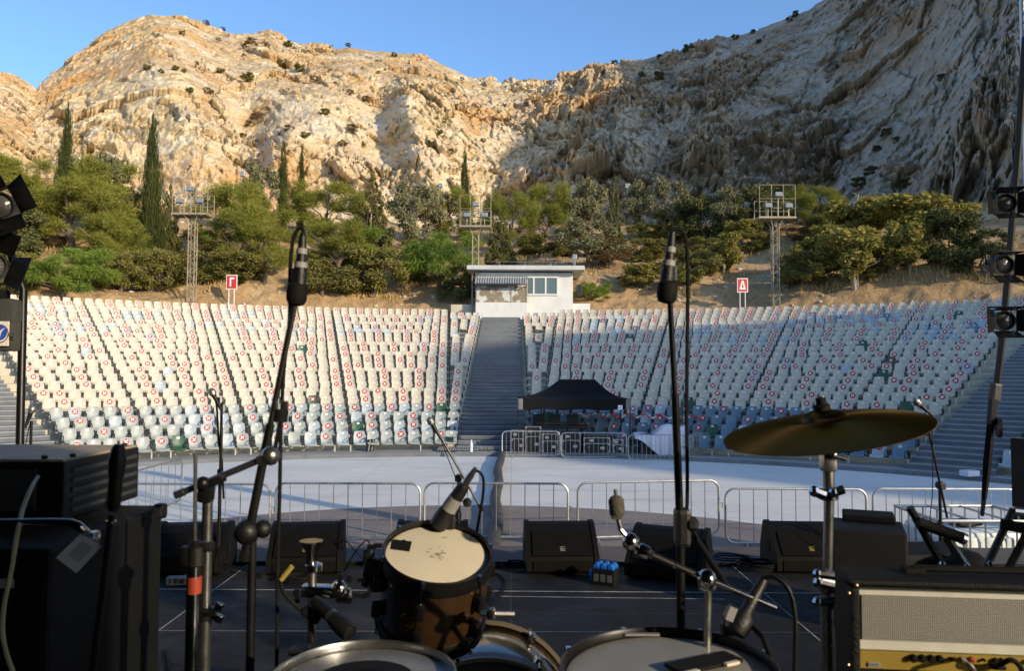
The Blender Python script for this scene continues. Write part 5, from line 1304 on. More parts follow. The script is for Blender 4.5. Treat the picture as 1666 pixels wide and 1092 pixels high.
# ---- drums
def basis(n, up=(0, 1, 0)):
    n = Vector(n).normalized(); x = Vector((1, 0, 0)); x = (x-n*x.dot(n)).normalized(); return x, n.cross(x), n
def drum(name, label, c, n, rad, depth, shell, head, lugs=6, hoop=None, group=None):
    c = Vector(c); X_, Y_d, N = basis(n); o = thing(name, label, 'drum', tuple(c-N*depth)); hoop = hoop or M_BLKM
    m = MB(); m.lathe([(rad*.985, -depth), (rad, -depth+.01), (rad, -.012), (rad*.985, -.004)], c, axis=N, n=64); m.build('shell', shell, o, smooth=True)
    m = MB(); m.lathe([(.001, .0), (rad*.9, .0), (rad*.965, -.002), (rad*.985, -.01)], c, axis=N, n=64); m.build('drumhead', head, o, smooth=True)
    for z in (0, -depth):
        s = 1 if z == 0 else -1
        m = MB(); m.lathe([(rad*.985, z-.004*s), (rad*.985, z+.012*s), (rad*1.0, z+.017*s), (rad*1.03, z+.014*s), (rad*1.035, z-.004*s), (rad*1.055, z-.016*s), (rad*1.05, z-.026*s), (rad*1.01, z-.028*s)], c, axis=N, n=64, close=True); m.build('hoop', hoop, o, smooth=True)
    for k in range(lugs):
        a_ = 2*math.pi*(k+.35)/lugs; e = X_*math.cos(a_)+Y_d*math.sin(a_)
        for z0 in ((-.07, -depth+.07) if depth > .15 else (-depth/2,)):
            m = MB(); fx, fy, fd = e, N.cross(e), N; Mm = Matrix((fx, fy, fd)).transposed()
            m.box(c+e*(rad+.014)+N*z0, (.028, .024, .05), Mm, .008); lg = m.build('lug', M_BLKM if hoop is M_BLKM else M_CHROME, o)
            s = 1 if z0 > -depth/2 else -1
            m = MB(); q = c+e*(rad*1.045)+N*(0.012 if s > 0 else -depth-.012); m.tube([c+e*(rad+.02)+N*z0, q], .0035, 6); m.tube([q-N*.012*s, q+N*.004*s], .0065, 6); m.build('tension_rod', M_CHROME, lg)
    return o, X_, Y_d, N
tc = pt(712, 903, 2.25)
o, X_, Y_d, N = drum('tom_drum', 'brown lacquered rack tom with a worn cream head, in the middle of the picture', tc, (.115, -.36, .93), .150, .225, M_SHELL, M_HEAD, 6)
m = MB(); q = tc-X_*.105+Y_d*.025+N*.002; m.prism([q+X_*a_+Y_d*b_ for a_, b_ in ((-.026, -.024), (.026, -.027), (.027, .021), (.008, .022), (.007, .026), (-.0, .026), (-.001, .021), (-.026, .024))], N*.0015); m.build('black_tape', M_RUB, o)
t = NT('stick_marks'); p = t.pos(obj=True); t.pbsdf(t.ramp(t.noise(70, p, 5, .7), [(.45, (.20, .14, .08)), (.55, (.55, .47, .34))]), .6); M_MARK = t.m
m = MB(); rs = np.random.RandomState(2)
for k in range(34):
    a_, rr = rs.rand()*6.28, abs(rs.normal())*.014; q = tc+X_*(rr*1.3*math.cos(a_)+.004)+Y_d*(rr*math.sin(a_)-.004)+N*.0007; s = rs.uniform(.001, .004)
    m.add([q+X_*s*math.cos(b_)*1.4+Y_d*s*math.sin(b_) for b_ in np.linspace(0, 6.28, 7)[:-1]], [(0, 1, 2, 3, 4, 5)])
m.add([tc+X_*(.012+a_)+Y_d*(.085+b_)+N*.0007 for a_, b_ in ((-.008, -.004), (.009, .003), (.007, .007), (-.009, 0))], [(0, 1, 2, 3)])
m.build('stick_marks', M_MARK, o, fix=False)
e = (Vector((-.30, -.95, 0))-N*N.dot(Vector((-.30, -.95, 0)))).normalized(); q = tc-N*.118+e*.151; m = MB(); m.lathe([(.001, .004), (.022, .004), (.024, 0)], q, axis=e, n=22); bdg = m.build('badge', M_BRONZE, o)
m = MB(); m.lathe([(.012, .005), (.015, .006), (.018, .005)], q, axis=e, n=18, close=True); m.build('badge_ring', M_SHELL, bdg)
# tom microphone on the rim
a_, b_ = pt(712, 856, 2.36), pt(752, 795, 2.33); o = thing('clip_microphone', 'black clip microphone with white label on the far rim of the tom', 'microphone', tuple(a_))
m = MB(); d = b_-a_; m.lathe([(.004, -.004), (.026, 0), (.028, .03), (.026, .05), (.022, .065), (.019, d.length), (.015, d.length+.012)], a_, axis=d, n=18); mi_ = m.build('body', M_BLKP, o, smooth=True)
m = MB(); m.lathe([(.0235, .062), (.0215, .105)], a_, axis=d, n=18); m.build('label', M_WTAPE, mi_, smooth=True)
m = MB(); m.lathe([(.0105, d.length), (.0105, d.length+.045), (.006, d.length+.075)], a_, axis=d, n=12); m.build('connector', M_STEEL, mi_, smooth=True)
m = MB(); m.box(pt(700, 852, 2.39), (.11, .02, .014), None, .004); m.box(pt(733, 850, 2.38), (.03, .03, .04), None, .006); m.ball(pt(760, 818, 2.34), .014, 10); m.build('rim_clamp', M_BLKP, o)
m = MB(); m.tube(spline([pt(768, 771, 2.33), pt(777, 767, 2.34), pt(786, 778, 2.36), pt(786, 805, 2.38), pt(780, 840, 2.42), pt(774, 875, 2.5)]), .0042, 7); m.build('cable', M_RUB, o, smooth=True, fix=False)
# bracket block at the left of the tom
o = thing('tom_mount', 'black tom holder block with bent rod at the left side of the tom', 'drum hardware', tuple(pt(600, 940, 2.22)))
m = MB(); m.box(pt(608, 930, 2.25), (.055, .06, .085), Matrix.Rotation(.15, 3, 'Y'), .012); m.box(pt(600, 905, 2.25), (.03, .03, .04), None, .008); m.box(pt(618, 950, 2.24), (.06, .05, .04), None, .01); m.build('block', M_BLKP, o)
m = MB(); m.tube(spline([pt(603, 955, 2.2), pt(598, 968, 2.18), pt(585, 970, 2.12), pt(545, 968, 2.0)]), .0068, 8); m.build('rod', M_BLKM, o, smooth=True)
for (x, y) in ((588, 944), (604, 890), (614, 888)):
    m = MB(); m.tube([pt(x-6, y, 2.2), pt(x+8, y, 2.2)], .007, 6); m.build('wing_screw', M_BLKM, o)
m = MB(); m.tube(spline([pt(606, 895, 2.25), pt(598, 880, 2.26), pt(590, 884, 2.3), pt(575, 903, 2.4), pt(560, 930, 2.5)]), .002, 5); m.build('thin_cable', M_RUB, o, fix=False)
# kick drum
kc = Vector((pt(792, 1100, 2.42).x, 2.42, 1.72)); o, X_, Y_d, N = drum('bass_drum', 'large bass drum with pale hoop edge below and behind the tom', kc, (.04, -1, .06), .31, .42, M_SHELL, pm('dark_drumhead', (.035, .034, .033), .4, 0, .2, 4), 8, M_HOOPW)
for s in (-1, 1):
    m = MB(); m.tube([kc+Vector((s*.29, .32, -.08)), (kc.x+s*.42, kc.y+.15, SZ+.01)], .011, 8); lg = m.build('spur', M_CHROME, o); m = MB(); m.ball((kc.x+s*.42, kc.y+.15, SZ+.012), .014, 8); m.build('rubber_tip', M_RUB, lg)
m = MB(); m.box((kc.x, kc.y-.02, (kc.z-.315+SZ)/2+.01), (.12, .12, .06), None, .01); m.build('pedal_block', M_STEEL, o)
m = MB(); m.tube([pt(782, 999, 2.1), pt(836, 1000, 2.12)], .009, 8); m.box(pt(800, 999, 2.1), (.02, .02, .03), None, .005); m.build('tom_leg_rod', M_STEEL, o)
# left snare
sc_ = pt(592, 1108, 1.6); o, X_, Y_d, N = drum('snare_drum', 'snare drum with grey clear head cut off by the bottom edge, left of the tom', sc_, (0, -.02, 1), .178, .14, M_SHELL, M_CLEAR, 8, M_STEEL)
m = MB(); m.lathe([(.055, .0005), (.10, .0016), (.101, .0005)], sc_, axis=N, n=40); m.build('damping_ring', M_RUB, o, smooth=True)
for k in range(3):
    a_ = .5+k*2.094; m = MB(); b_ = Vector((sc_.x+.3*math.cos(a_), sc_.y+.3*math.sin(a_), SZ+.012)); m.tube([(sc_.x, sc_.y, SZ+.35), b_], .009, 7); m.build('stand_leg', M_CHROME, o)
m = MB(); m.tube([(sc_.x, sc_.y, SZ+.2), (sc_.x, sc_.y, sc_.z-.16)], .013, 8)
for k in range(3): a_ = .2+k*2.094; m.tube([(sc_.x, sc_.y, sc_.z-.2), (sc_.x+.18*math.cos(a_), sc_.y+.18*math.sin(a_), sc_.z-.15)], .008, 6)
m.build('stand_basket', M_CHROME, o)
# right floor tom
fc = pt(1088, 1096, 1.55); o, X_, Y_d, N = drum('floor_tom', 'wide floor tom with grey head and black hoop at the bottom right of the drums', fc, (-.03, -.03, 1), .203, .36, M_SHELL, pm('smoky_drumhead', (.30, .29, .265), .5, 0, .15, 5, dirt=((.20, .19, .18), .6)), 8)
m = MB(); q = fc+X_*.075+Y_d*.03+N*.006; Mq = Matrix.Rotation(R(28), 3, 'Z'); m.box(q, (.155, .055, .008), Mq, .003); pd_ = m.build('damper_pad', M_RUB, o)
for s in (-1, 1): m = MB(); m.box(q+Mq @ Vector((s*.05-.01, -.034, .003)), (.034, .012, .006), Mq, .002); m.build('pad_tab', M_HEAD, pd_)
m = MB(); m.box(fc+Y_d*.190-X_*.02+N*.006, (.075, .012, .004), None, .001); m.build('white_tape', M_WTAPE, o)
for k in range(3):
    a_ = .9+k*2.094; e = Vector((math.cos(a_), math.sin(a_), 0)); m = MB(); m.tube([fc+e*.225+Vector((0, 0, -.05)), fc+e*.225+Vector((0, 0, -.45)), Vector((fc.x, fc.y, 0))+e*.25+Vector((0, 0, SZ+.02))], .008, 7); m.build('leg', M_CHROME, o)
# microphone at the right of the floor tom
o = thing('clip_microphone', 'black microphone on a clamp at the far right rim of the floor tom', 'microphone', tuple(pt(1200, 1010, 1.68)))
a_, b_ = pt(1195, 1030, 1.66), pt(1242, 945, 1.70); d = b_-a_; m = MB(); m.lathe([(.004, -.003), (.022, .0), (.025, .012), (.025, .035), (.014, .05), (.012, d.length*.8), (.010, d.length)], a_, axis=d, n=16); b2 = m.build('body', M_BLKP, o, smooth=True)
m = MB(); m.box(pt(1190, 1000, 1.63), (.016, .004, .028), Matrix.Rotation(.4, 3, 'Y')); m.build('label', M_WTAPE, b2)
m = MB(); m.box(pt(1200, 1005, 1.70), (.05, .04, .035), Matrix.Rotation(.5, 3, 'Y'), .008); m.box(pt(1185, 1022, 1.7), (.03, .03, .03), None, .006); m.tube([pt(1215, 1008, 1.68), pt(1242, 1040, 1.62), pt(1262, 1092, 1.58), pt(1270, 1130, 1.55)], .006, 7); m.build('rim_clamp', M_BLKM, o)
m = MB(); m.tube(spline([pt(1240, 942, 1.7), pt(1260, 940, 1.69), pt(1283, 960, 1.68), pt(1293, 1000, 1.67), pt(1294, 1050, 1.66), pt(1291, 1130, 1.65)]), .0048, 7); m.build('cable', M_BLKM, o, smooth=True, fix=False)
# ---- cymbal stands
def stand_legs(o, base, h, m_):
    for k in range(3):
        a_ = .5+k*2.094; e = Vector((base[0]+.33*math.cos(a_), base[1]+.33*math.sin(a_), SZ+.012)); m = MB(); m.tube([(base[0], base[1], SZ+h), e], .008, 7); lg = m.build('leg', m_, o); m = MB(); m.ball(e, .014, 8); m.build('rubber_foot', M_RUB, lg)
cc = pt(1345, 696, 1.9); o = thing('cymbal_stand', 'chrome stand carrying the ride cymbal at the right', 'cymbal stand', (cc.x, 1.9, SZ))
def P9(x, y, dy=0): return pt(x, y, 1.9+dy)
m = MB(); m.tube([(P9(1345, 955).x, 1.9, SZ+.12), P9(1345, 955)], .0155, 14); m.build('lower_tube', M_STEEL, o, smooth=True)
m = MB(); m.tube([P9(1346, 950), P9(1349, 812)], .0115, 12); m.build('upper_tube', M_STEEL, o, smooth=True)
m = MB(); m.tube([P9(1349, 815), P9(1347, 740)], .0135, 12); m.box(P9(1347, 752), (.034, .036, .045), None, .008); m.build('tilter', M_STEEL, o, smooth=True)
m = MB(); m.tube([P9(1344, 742), P9(1337, 645)], .005, 8); m.build('top_rod', M_CHROME, o)
for (x0, y0, x1, y1, rr) in ((1325, 800, 1341, 806, .012), (1356, 802, 1372, 797, .011), (1330, 934, 1362, 938, .010), (1332, 948, 1366, 956, .012), (1330, 980, 1362, 979, .011), (1355, 742, 1376, 748, .005)):
    m = MB(); m.tube([P9(x0, y0, -.025), P9(x1, y1, -.025)], rr, 8); m.ball(P9(x0, y0, -.025), rr*1.15, 8); m.build('wing_bolt', M_CHROME, o, smooth=True)
for y, rr in ((805, .024), (940, .021), (955, .022), (980, .020)):
    m = MB(); m.lathe([(.014, -.014), (rr, -.010), (rr, .010), (.014, .014)], P9(1347, y), n=14); m.build('collar', M_CHROME, o, smooth=True)
stand_legs(o, (P9(1345, 955).x, 1.9), .32, M_STEEL)
cn = Vector((-.175, -.09, 1)).normalized(); ck = pt(1341, 688, 1.9); o = thing('ride_cymbal', 'big dark bronze ride cymbal tilted on the chrome stand at the right', 'cymbal', tuple(ck))
prof_ = [(.007, .030)]+[(.007+.046*math.sin(u), .008+.022*math.cos(u)) for u in np.linspace(.25, 1.45, 6)]+[(.06+.178*u, .008-.026*u**1.5) for u in np.linspace(0, 1, 12)]
prof_ = prof_+[(r_, h_-.0018) for r_, h_ in prof_[::-1]]
m = MB(); m.lathe(prof_, ck, axis=cn, n=96, close=True); m.build('bow', M_BRONZE, o, smooth=True, auto=60)
m = MB(); m.lathe([(.005, .030), (.019, .031), (.019, .042), (.012, .046), (.012, .060), (.005, .062)], ck, axis=cn, n=16); m.build('felt_and_nut', M_RUB, o, smooth=True)
xx, yy_, zz_ = basis(cn); q = ck+xx*.11+yy_*(-.02)+cn*-.004; m = MB(); m.box(q, (.035, .008, .0012), Matrix.Rotation(.35, 3, 'Z') @ Matrix((xx, yy_, zz_)).transposed()); m.build('stamp_mark', pm('worn_stamp', (.52, .42, .26), .6), o)
# bare boom arm
Yb = 1.68; o = thing('cymbal_boom_stand', 'chrome cymbal boom stand without a cymbal, its arm reaching left past the sideways monitor', 'cymbal stand', (pt(1155, 945, Yb).x, Yb, SZ))
def PB(x, y, d=0): return pt(x, y, Yb+d)
m = MB(); m.tube([PB(1030, 892), PB(1262, 990)], .0062, 10); m.build('boom_arm', M_CHROME, o, smooth=True)
m = MB(); m.tube([PB(1100, 921), PB(1125, 932)], .0072, 10); m.tube([PB(1060, 903), PB(1095, 919)], .0078, 10); m.build('knurled_sleeve', M_BLKM, o)
m = MB(); m.ball(PB(1150, 943, -.01), .021, 12); m.box(PB(1150, 946), (.036, .03, .04), None, .010); m.build('arm_clamp', M_CHROME, o, smooth=True)
m = MB(); m.tube([PB(1152, 950), PB(1151, 1010), (PB(1151, 1010).x, Yb, SZ+.1)], .0085, 9); m.build('pole', M_STEEL, o, smooth=True)
m = MB(); m.ball(PB(1026, 882), .019, 12); m.lathe([(.010, -.012), (.015, -.006), (.015, .012), (.008, .018)], PB(1045, 897), axis=(.8, 0, -.35), n=12); m.build('tilter', M_CHROME, o, smooth=True)
m = MB(); m.tube([PB(1024, 880), PB(1010, 862), PB(1004, 838)], .0055, 8); m.tube([PB(1003, 815), PB(1001, 797)], .004, 8); m.build('top_rod', M_CHROME, o)
m = MB(); m.lathe([(.012, -.024), (.0165, -.018), (.0165, .010), (.013, .016), (.006, .02)], PB(1003, 822), axis=(-.1, 0, 1), n=14); m.box(PB(1003, 838), (.024, .024, .018), None, .006); m.build('felt', pm('grey_felt', (.085, .08, .065), .95, 0, .3, 60, .6, 300), o, smooth=True)
stand_legs(o, (PB(1151, 1010).x, Yb), .3, M_STEEL)
# left boom stand and hi-hat stand
Yl = 1.78; o = thing('cymbal_boom_stand', 'chrome boom stand without a cymbal at the left, its arm rising to the right', 'cymbal stand', (pt(333, 900, Yl).x, Yl, SZ))
def PL(x, y, d=0): return pt(x, y, Yl+d)
m = MB(); m.tube([(PL(334, 1000).x, Yl, SZ+.1), PL(334, 1000)], .0135, 12); m.tube([PL(334, 1005), PL(338, 808)], .0115, 12); m.build('pole', M_STEEL, o, smooth=True)
m = MB(); m.tube([PL(285, 806), PL(300, 800)], .0095, 8); m.tube([PL(298, 801), PL(432, 745)], .0078, 10); m.build('boom_arm', M_STEEL, o, smooth=True)
m = MB(); m.box(PL(336, 800), (.032, .035, .05), Matrix.Rotation(.1, 3, 'Y'), .009); m.box(PL(345, 785, -.01), (.06, .03, .018), Matrix.Rotation(-.35, 3, 'Y'), .006); m.ball(PL(330, 787, -.02), .016, 10); m.build('arm_clamp', M_BLKM, o, smooth=True)
m = MB(); m.ball(PL(440, 742), .022, 12); m.box(PL(436, 745), (.05, .03, .026), Matrix.Rotation(-.4, 3, 'Y'), .009); m.build('tilter', M_STEEL, o, smooth=True)
m = MB(); m.tube([PL(446, 738), PL(455, 690), PL(461, 652)], .0048, 8); m.build('top_rod', M_CHROME, o)
m = MB(); m.lathe([(.010, -.014), (.0155, -.012), (.0155, .012), (.010, .014)], PL(457, 677), axis=(.15, 0, 1), n=14); m.build('felt', M_RUB, o)
for x in (449, 466): m = MB(); m.box(PL(x, 661), (.010, .006, .022), None, .003); m.build('wing_nut', M_STEEL, o)
for (y0, y1) in ((992, 984), (1002, 1012)): m = MB(); m.box(PL(356, (y0+y1)/2, -.02), (.018, .008, .018), Matrix.Rotation(.4, 3, 'Y'), .003); m.build('wing_bolt', M_CHROME, o)
m = MB(); m.lathe([(.012, -.014), (.02, -.01), (.02, .012), (.013, .016)], PL(334, 1000), n=14); m.tube([PL(336, 1000, -.02), PL(352, 998, -.02)], .006, 7); m.build('collar', M_BLKM, o)
stand_legs(o, (PL(334, 1000).x, Yl), .3, M_STEEL)
Yh = 1.66; o = thing('hihat_stand', 'chrome hi-hat stand with red tape and black clamp, without cymbals, beside the amplifier stack', 'hi-hat stand', (pt(316, 1000, Yh).x, Yh, SZ))
def PH_(x, y, d=0): return pt(x, y, Yh+d)
m = MB(); m.tube([(PH_(316, 930).x, Yh, SZ+.1), PH_(316, 905)], .0142, 14); m.build('tube', M_CHROME, o, smooth=True)
m = MB(); m.tube([PH_(317, 910), PH_(318, 738)], .0042, 8); m.build('pull_rod', M_STEEL, o)
m = MB(); m.lathe([(.014, -.028), (.021, -.024), (.022, .012), (.016, .018), (.008, .026)], PH_(318, 900), n=16); m.box(PH_(303, 905, -.01), (.02, .02, .04), None, .005); m.box(PH_(334, 890), (.035, .022, .02), None, .006); m.build('clutch', M_BLKP, o, smooth=True)
m = MB(); m.lathe([(.0148, -.017), (.0150, .017)], PH_(316, 952), n=16); m.build('red_tape', M_RTAPE, o, smooth=True)
stand_legs(o, (PH_(316, 930).x, Yh), .3, M_CHROME)
# tom holder post between snare and tom
Yt = 1.92; o = thing('tom_holder', 'chrome clamp post with wing nuts between the left snare and the tom', 'drum hardware', (pt(506, 1000, Yt).x, Yt, SZ))
def PT(x, y, d=0): return pt(x, y, Yt+d)
m = MB(); m.tube([(PT(508, 1000).x, Yt, SZ+.1), PT(508, 930)], .0105, 12); m.build('post', M_STEEL, o, smooth=True)
m = MB(); m.lathe([(.012, -.03), (.014, .012), (.027, .030), (.028, .036), (.020, .036)], PT(506, 905), n=18); m.lathe([(.013, -.012), (.021, -.008), (.021, .006), (.012, .010)], PT(511, 923), n=14); m.build('top_cup', M_CHROME, o, smooth=True)
m = MB(); m.box(PT(520, 962), (.085, .036, .03), Matrix.Rotation(.04, 3, 'Y'), .010); m.ball(PT(552, 958, -.01), .02, 12); m.lathe([(.012, -.02), (.018, -.014), (.018, .016), (.012, .02)], PT(559, 970), axis=(1, 0, 0), n=14); m.build('clamp', M_CHROME, o, smooth=True)
for (x, y) in ((482, 965), (484, 975), (553, 940), (568, 942)): m = MB(); m.box(PT(x, y, -.02), (.014, .008, .018), Matrix.Rotation(.3, 3, 'Y'), .003); m.build('wing_nut', M_BLKM, o)
m = MB(); m.tube([PT(562, 970), PT(585, 970), PT(597, 968, .2)], .0065, 8); m.build('l_rod', M_BLKM, o); stand_legs(o, (PT(508, 1000).x, Yt), .3, M_STEEL)
o = thing('clip_microphone', 'black snare microphone with pale band pointing down to the right over the left snare', 'microphone', tuple(PT(545, 1005)))
a_, b_ = PT(568, 1030, -.14), PT(520, 985, -.08); d = b_-a_; m = MB(); m.lathe([(.003, -.006), (.018, -.004), (.021, .01), (.020, .045), (.0165, .06), (.0150, d.length), (.012, d.length+.02)], a_, axis=d, n=16); b2 = m.build('body', M_BLKP, o, smooth=True)
m = MB(); m.lathe([(.0172, .055), (.0165, .068)], a_, axis=d, n=16); m.build('band', M_STEEL, b2)
m = MB(); m.box(PT(508, 998, -.06), (.05, .03, .03), Matrix.Rotation(.6, 3, 'Y'), .008); m.tube([PT(505, 1000, -.05), PT(507, 1050, -.1), PT(505, 1068, -.15)], .008, 8); m.box(PT(505, 1066, -.18), (.09, .035, .012), Matrix.Rotation(.2, 3, 'Y'), .004); m.build('rim_clamp', M_BLKP, o)
m = MB(); m.tube(spline([PT(500, 1000, -.06), PT(480, 985, -.07), PT(462, 965, -.08), PT(456, 945, -.08), PT(460, 930, -.08)]), .0052, 7); cb = m.build('cable', M_RUB, o, smooth=True, fix=False)
m = MB(); m.tube([PT(457, 944, -.08), PT(475, 922, -.08)], .0062, 8); m.build('yellow_tape', M_YTAPE, cb)

# ---- left amplifier stack
o = thing('speaker_cabinet', 'tall black bass speaker cabinet filling the lower left corner', 'speaker cabinet', (-1.3, 1.8, SZ))
m = MB(); m.box((-1.345, 1.80, (SZ+2.555)/2), (.905, .50, 2.555-SZ), None, .012); m.build('body', M_TOLEX, o)
m = MB(); m.box((-1.345, 1.545, 1.95), (.80, .012, 1.0)); m.build('grille', M_GRILL, o)
for z in (2.54, 1.42):
    m = MB(); m.box((-.897, 2.045, z), (.03, .03, .04), None, .01); m.build('corner_guard', M_BLKP, o)
m = MB(); m.tube(spline([pt(-60, 852, 1.50), pt(0, 852, 1.50), pt(90, 851, 1.50), pt(122, 854, 1.50), pt(138, 866, 1.51), pt(150, 880, 1.56)]), .0085, 10); m.box(pt(150, 877, 1.53), (.02, .03, .03), None, .006); m.build('handle_bar', M_CHROME, o, smooth=True)
m = MB(); m.box(pt(5, 950, 1.533), (.04, .002, .017)); m.build('white_sticker', M_WTAPE, o)
q = [pt(91, 908, 1.50), pt(124, 933, 1.50), pt(165, 890, 1.50), pt(131, 870, 1.50)]; o2 = thing('paper_tag', 'white paper tag hanging from the chrome handle of the amplifier stack', 'tag', tuple(q[3]))
m = MB(); m.prism(q, (0, .0015, 0)); tg = m.build('card', pm('tag_paper', (.75, .77, .80), .7, 0, .05, 30), o2)
m = MB()
for k in range(5):
    u0 = .30+.11*k; a_ = q[0].lerp(q[3], .28).lerp(q[1].lerp(q[2], .28), u0); b_ = q[0].lerp(q[3], .86).lerp(q[1].lerp(q[2], .86), u0); n_ = (q[1]-q[0]).normalized()*.0012
    m.add([a_-n_+Vector((0, -.001, 0)), b_-n_+Vector((0, -.001, 0)), b_+n_+Vector((0, -.001, 0)), a_+n_+Vector((0, -.001, 0))], [(0, 1, 2, 3)])
m.build('print_lines', M_TEXT, tg, fix=False)
m = MB(); m.tube([pt(132, 873, 1.50), pt(144, 868, 1.505)], .0015, 5); m.build('string', M_WTAPE, o2)
o = thing('amplifier_head', 'grey black amplifier head with louvred side on top of the tall cabinet', 'amplifier', (-1.3, 1.92, 2.56))
m = MB(); m.box((-1.34, 1.925, 2.632), (.72, .35, .132), None, .006); m.build('case', M_BLKP, o)
m = MB(); m.box((-1.34, 1.925, 2.700), (.71, .345, .006), None, .002); m.build('top_plate', M_SUNTOP, o)
m = MB()
for k in range(5): m.box((-.979, 1.93, 2.588+.022*k), (.006, .30, .009))
m.build('louvres', pm('case_grey', (.055, .058, .06), .5, .2, .15, 8), o)
m = MB(); m.box((-1.09, 1.748, 2.635), (.10, .004, .09)); m.build('rear_panel', pm('case_grey_panel', (.06, .063, .066), .5, .2, .15, 8), o)
for k in range(4):
    m = MB(); m.lathe([(.010, 0), (.011, .012), (.004, .014)], (-1.05-.085*k, 1.749, 2.59), axis=(0, -1, 0), n=12); m.build('jack', M_RUB, o)
m = MB(); m.box((-1.215, 1.747, 2.605), (.05, .003, .017)); m.build('white_sticker', M_WTAPE, o)
for x, y in ((-1.03, 1.76), (-.99, 1.80), (-1.0, 2.06)): m = MB(); m.lathe([(.006, 0), (.007, .008), (.001, .010)], (x, y, 2.702), n=10); m.build('screw', M_BLKP, o)
cable([pt(62, 776, 1.70), pt(52, 792, 1.62), pt(38, 826, 1.55), pt(28, 870, 1.47), pt(18, 930, 1.46), pt(6, 990, 1.46), pt(5, 1040, 1.46), pt(20, 1092, 1.46), pt(45, 1140, 1.46)], .0042, 'cream cable hanging from the back of the amplifier head', m=M_CCABLE, group='loose instrument cables')
o = tripod_stand((pt(152, 1092, 1.5).x, 1.42, SZ), .62, 'thin dark microphone stand leaning before the amplifier stack', rz=.2)
m = MB(); m.tube([(pt(152, 1092, 1.5).x, 1.42, SZ+.6), pt(168, 960, 1.48), pt(182, 838, 1.5)], .0065, 8); m.build('boom_arm', M_BLKM, o); m = MB(); m.lathe([(.008, -.005), (.010, .005)], pt(180, 852, 1.5), axis=(.1, 0, 1), n=12); m.build('chrome_ring', M_CHROME, o)
m = MB(); a_ = pt(184, 832, 1.5); m.lathe([(.008, 0), (.012, .01), (.013, .06), (.015, .075), (.0165, .095), (.013, .115), (.008, .125)], a_, axis=(.06, 0, 1), n=16); m.build('microphone', M_BLKP, o, smooth=True)
# ---- right guitar amplifier
AX0, AY = pt(1380, 1000, 1.62).x, 1.62
o = thing('speaker_cabinet', 'black guitar speaker cabinet under the silver and gold amplifier at the right', 'speaker cabinet', (AX0, AY, SZ))
o.rotation_euler = (0, 0, R(-6)); m = MB(); m.box((AX0+.40, 1.71, (SZ+2.255)/2), (.76, .16, 2.255-SZ), None, .012); m.build('body', M_TOLEX, o); m = MB(); m.box((AX0+.38, 1.627, 1.82), (.68, .01, .72)); m.build('grille', M_GRILL, o)
o = thing('guitar_amplifier', 'black guitar amplifier head with silver perforated front and gold control panel', 'amplifier', (AX0, AY, 2.26))
o.rotation_euler = (0, 0, R(-6))
zt = pt(1500, 950, AY).z; m = MB(); W_ = .74; fx = pt(1394, 1000, AY).x
m.box((AX0+W_/2, AY+.055, (2.262+zt+.012)/2), (W_, .09, zt+.012-2.262), None, .012); m.box(((AX0+fx)/2, AY+.004, (2.262+zt)/2), (fx-AX0, .05, zt-2.27), None, .006); m.box((AX0+W_/2, AY+.004, zt+.006), (W_, .05, .012), None, .006); m.build('case', M_TOLEX, o)
zg0, zg1 = pt(1500, 1058, AY).z, pt(1500, 957, AY).z; gx1 = AX0+W_-.03
m = MB(); m.box(((fx+gx1)/2, AY+.012, (zg0+zg1)/2), (gx1-fx, .012, zg1-zg0)); fp = m.build('front_plate', pm('brushed_aluminium', (.62, .62, .56), .5, .15, .08, 20), o)
m = MB(); px_ = pt(1402, 1000, AY).x; zp0, zp1 = pt(1500, 1041, AY).z, pt(1500, 969, AY).z; m.box(((px_+gx1-.012)/2, AY+.0045, (zp0+zp1)/2), (gx1-.012-px_, .004, zp1-zp0)); m.build('perforated_grille', M_PERF, fp)
zb0 = pt(1500, 1087, AY).z; m = MB(); m.box(((fx+gx1)/2, AY+.006, (zb0+zg0)/2-.001), (gx1-fx, .016, zg0-zb0-.002)); gp = m.build('control_panel', M_GOLD, o)
for x in (1481, 1494.5, 1508, 1521): m = MB(); m.lathe([(.0065, 0), (.0062, .010), (.0050, .012), (.001, .012)], pt(x, 1066, AY-.002), axis=(0, -1, 0), n=14); m.build('knob', M_RUB, gp, smooth=True)
for x, mm, rr in ((1539, M_RUB, .0035), (1556, M_RTAPE, .0048), (1570, M_RTAPE, .0055), (1588, M_RUB, .003), (1606, M_RUB, .005), (1615, M_RUB, .005), (1655, M_RUB, .005)):
    m = MB(); m.lathe([(rr, 0), (rr*.9, .007), (.001, .008)], pt(x, 1066, AY-.002), axis=(0, -1, 0), n=12); m.build('jack' if mm is M_RUB else 'red_lamp', mm, gp, smooth=True)
m = MB(); m.box(pt(1421, 1081, AY-.003), (.024, .002, .009)); m.build('white_label', M_WTAPE, gp)
m = MB()
for k in range(5): m.box(pt(1413.5+k*3.6, 1081, AY-.005), (.0022, .0008, .005))
m.build('label_print', M_TEXT, gp)
m = MB(); m.tube(spline([pt(1558, 1066, AY-.01), pt(1568, 1074, AY-.05), pt(1578, 1082, AY-.06), pt(1586, 1100, AY-.06), pt(1590, 1150, AY-.06)]), .0045, 7); m.build('plug_cable', M_STEEL, gp, smooth=True, fix=False)
m = MB(); m.tube(spline([pt(1604, 1077, AY-.01), pt(1620, 1072, AY-.04), pt(1636, 1066, AY-.05), pt(1650, 1078, AY-.05), pt(1658, 1110, AY-.05)]), .0052, 7); m.box(pt(1611, 1077, AY-.015), (.026, .02, .008), None, .003); m.build('plug_cable', M_RUB, gp, smooth=True, fix=False)
for x, y in ((1395, 953), (1383, 966), (1382, 1083)): m = MB(); m.ball(pt(x, y, AY-.024), .0042, 8); m.build('corner_screw', M_BRONZE, o)
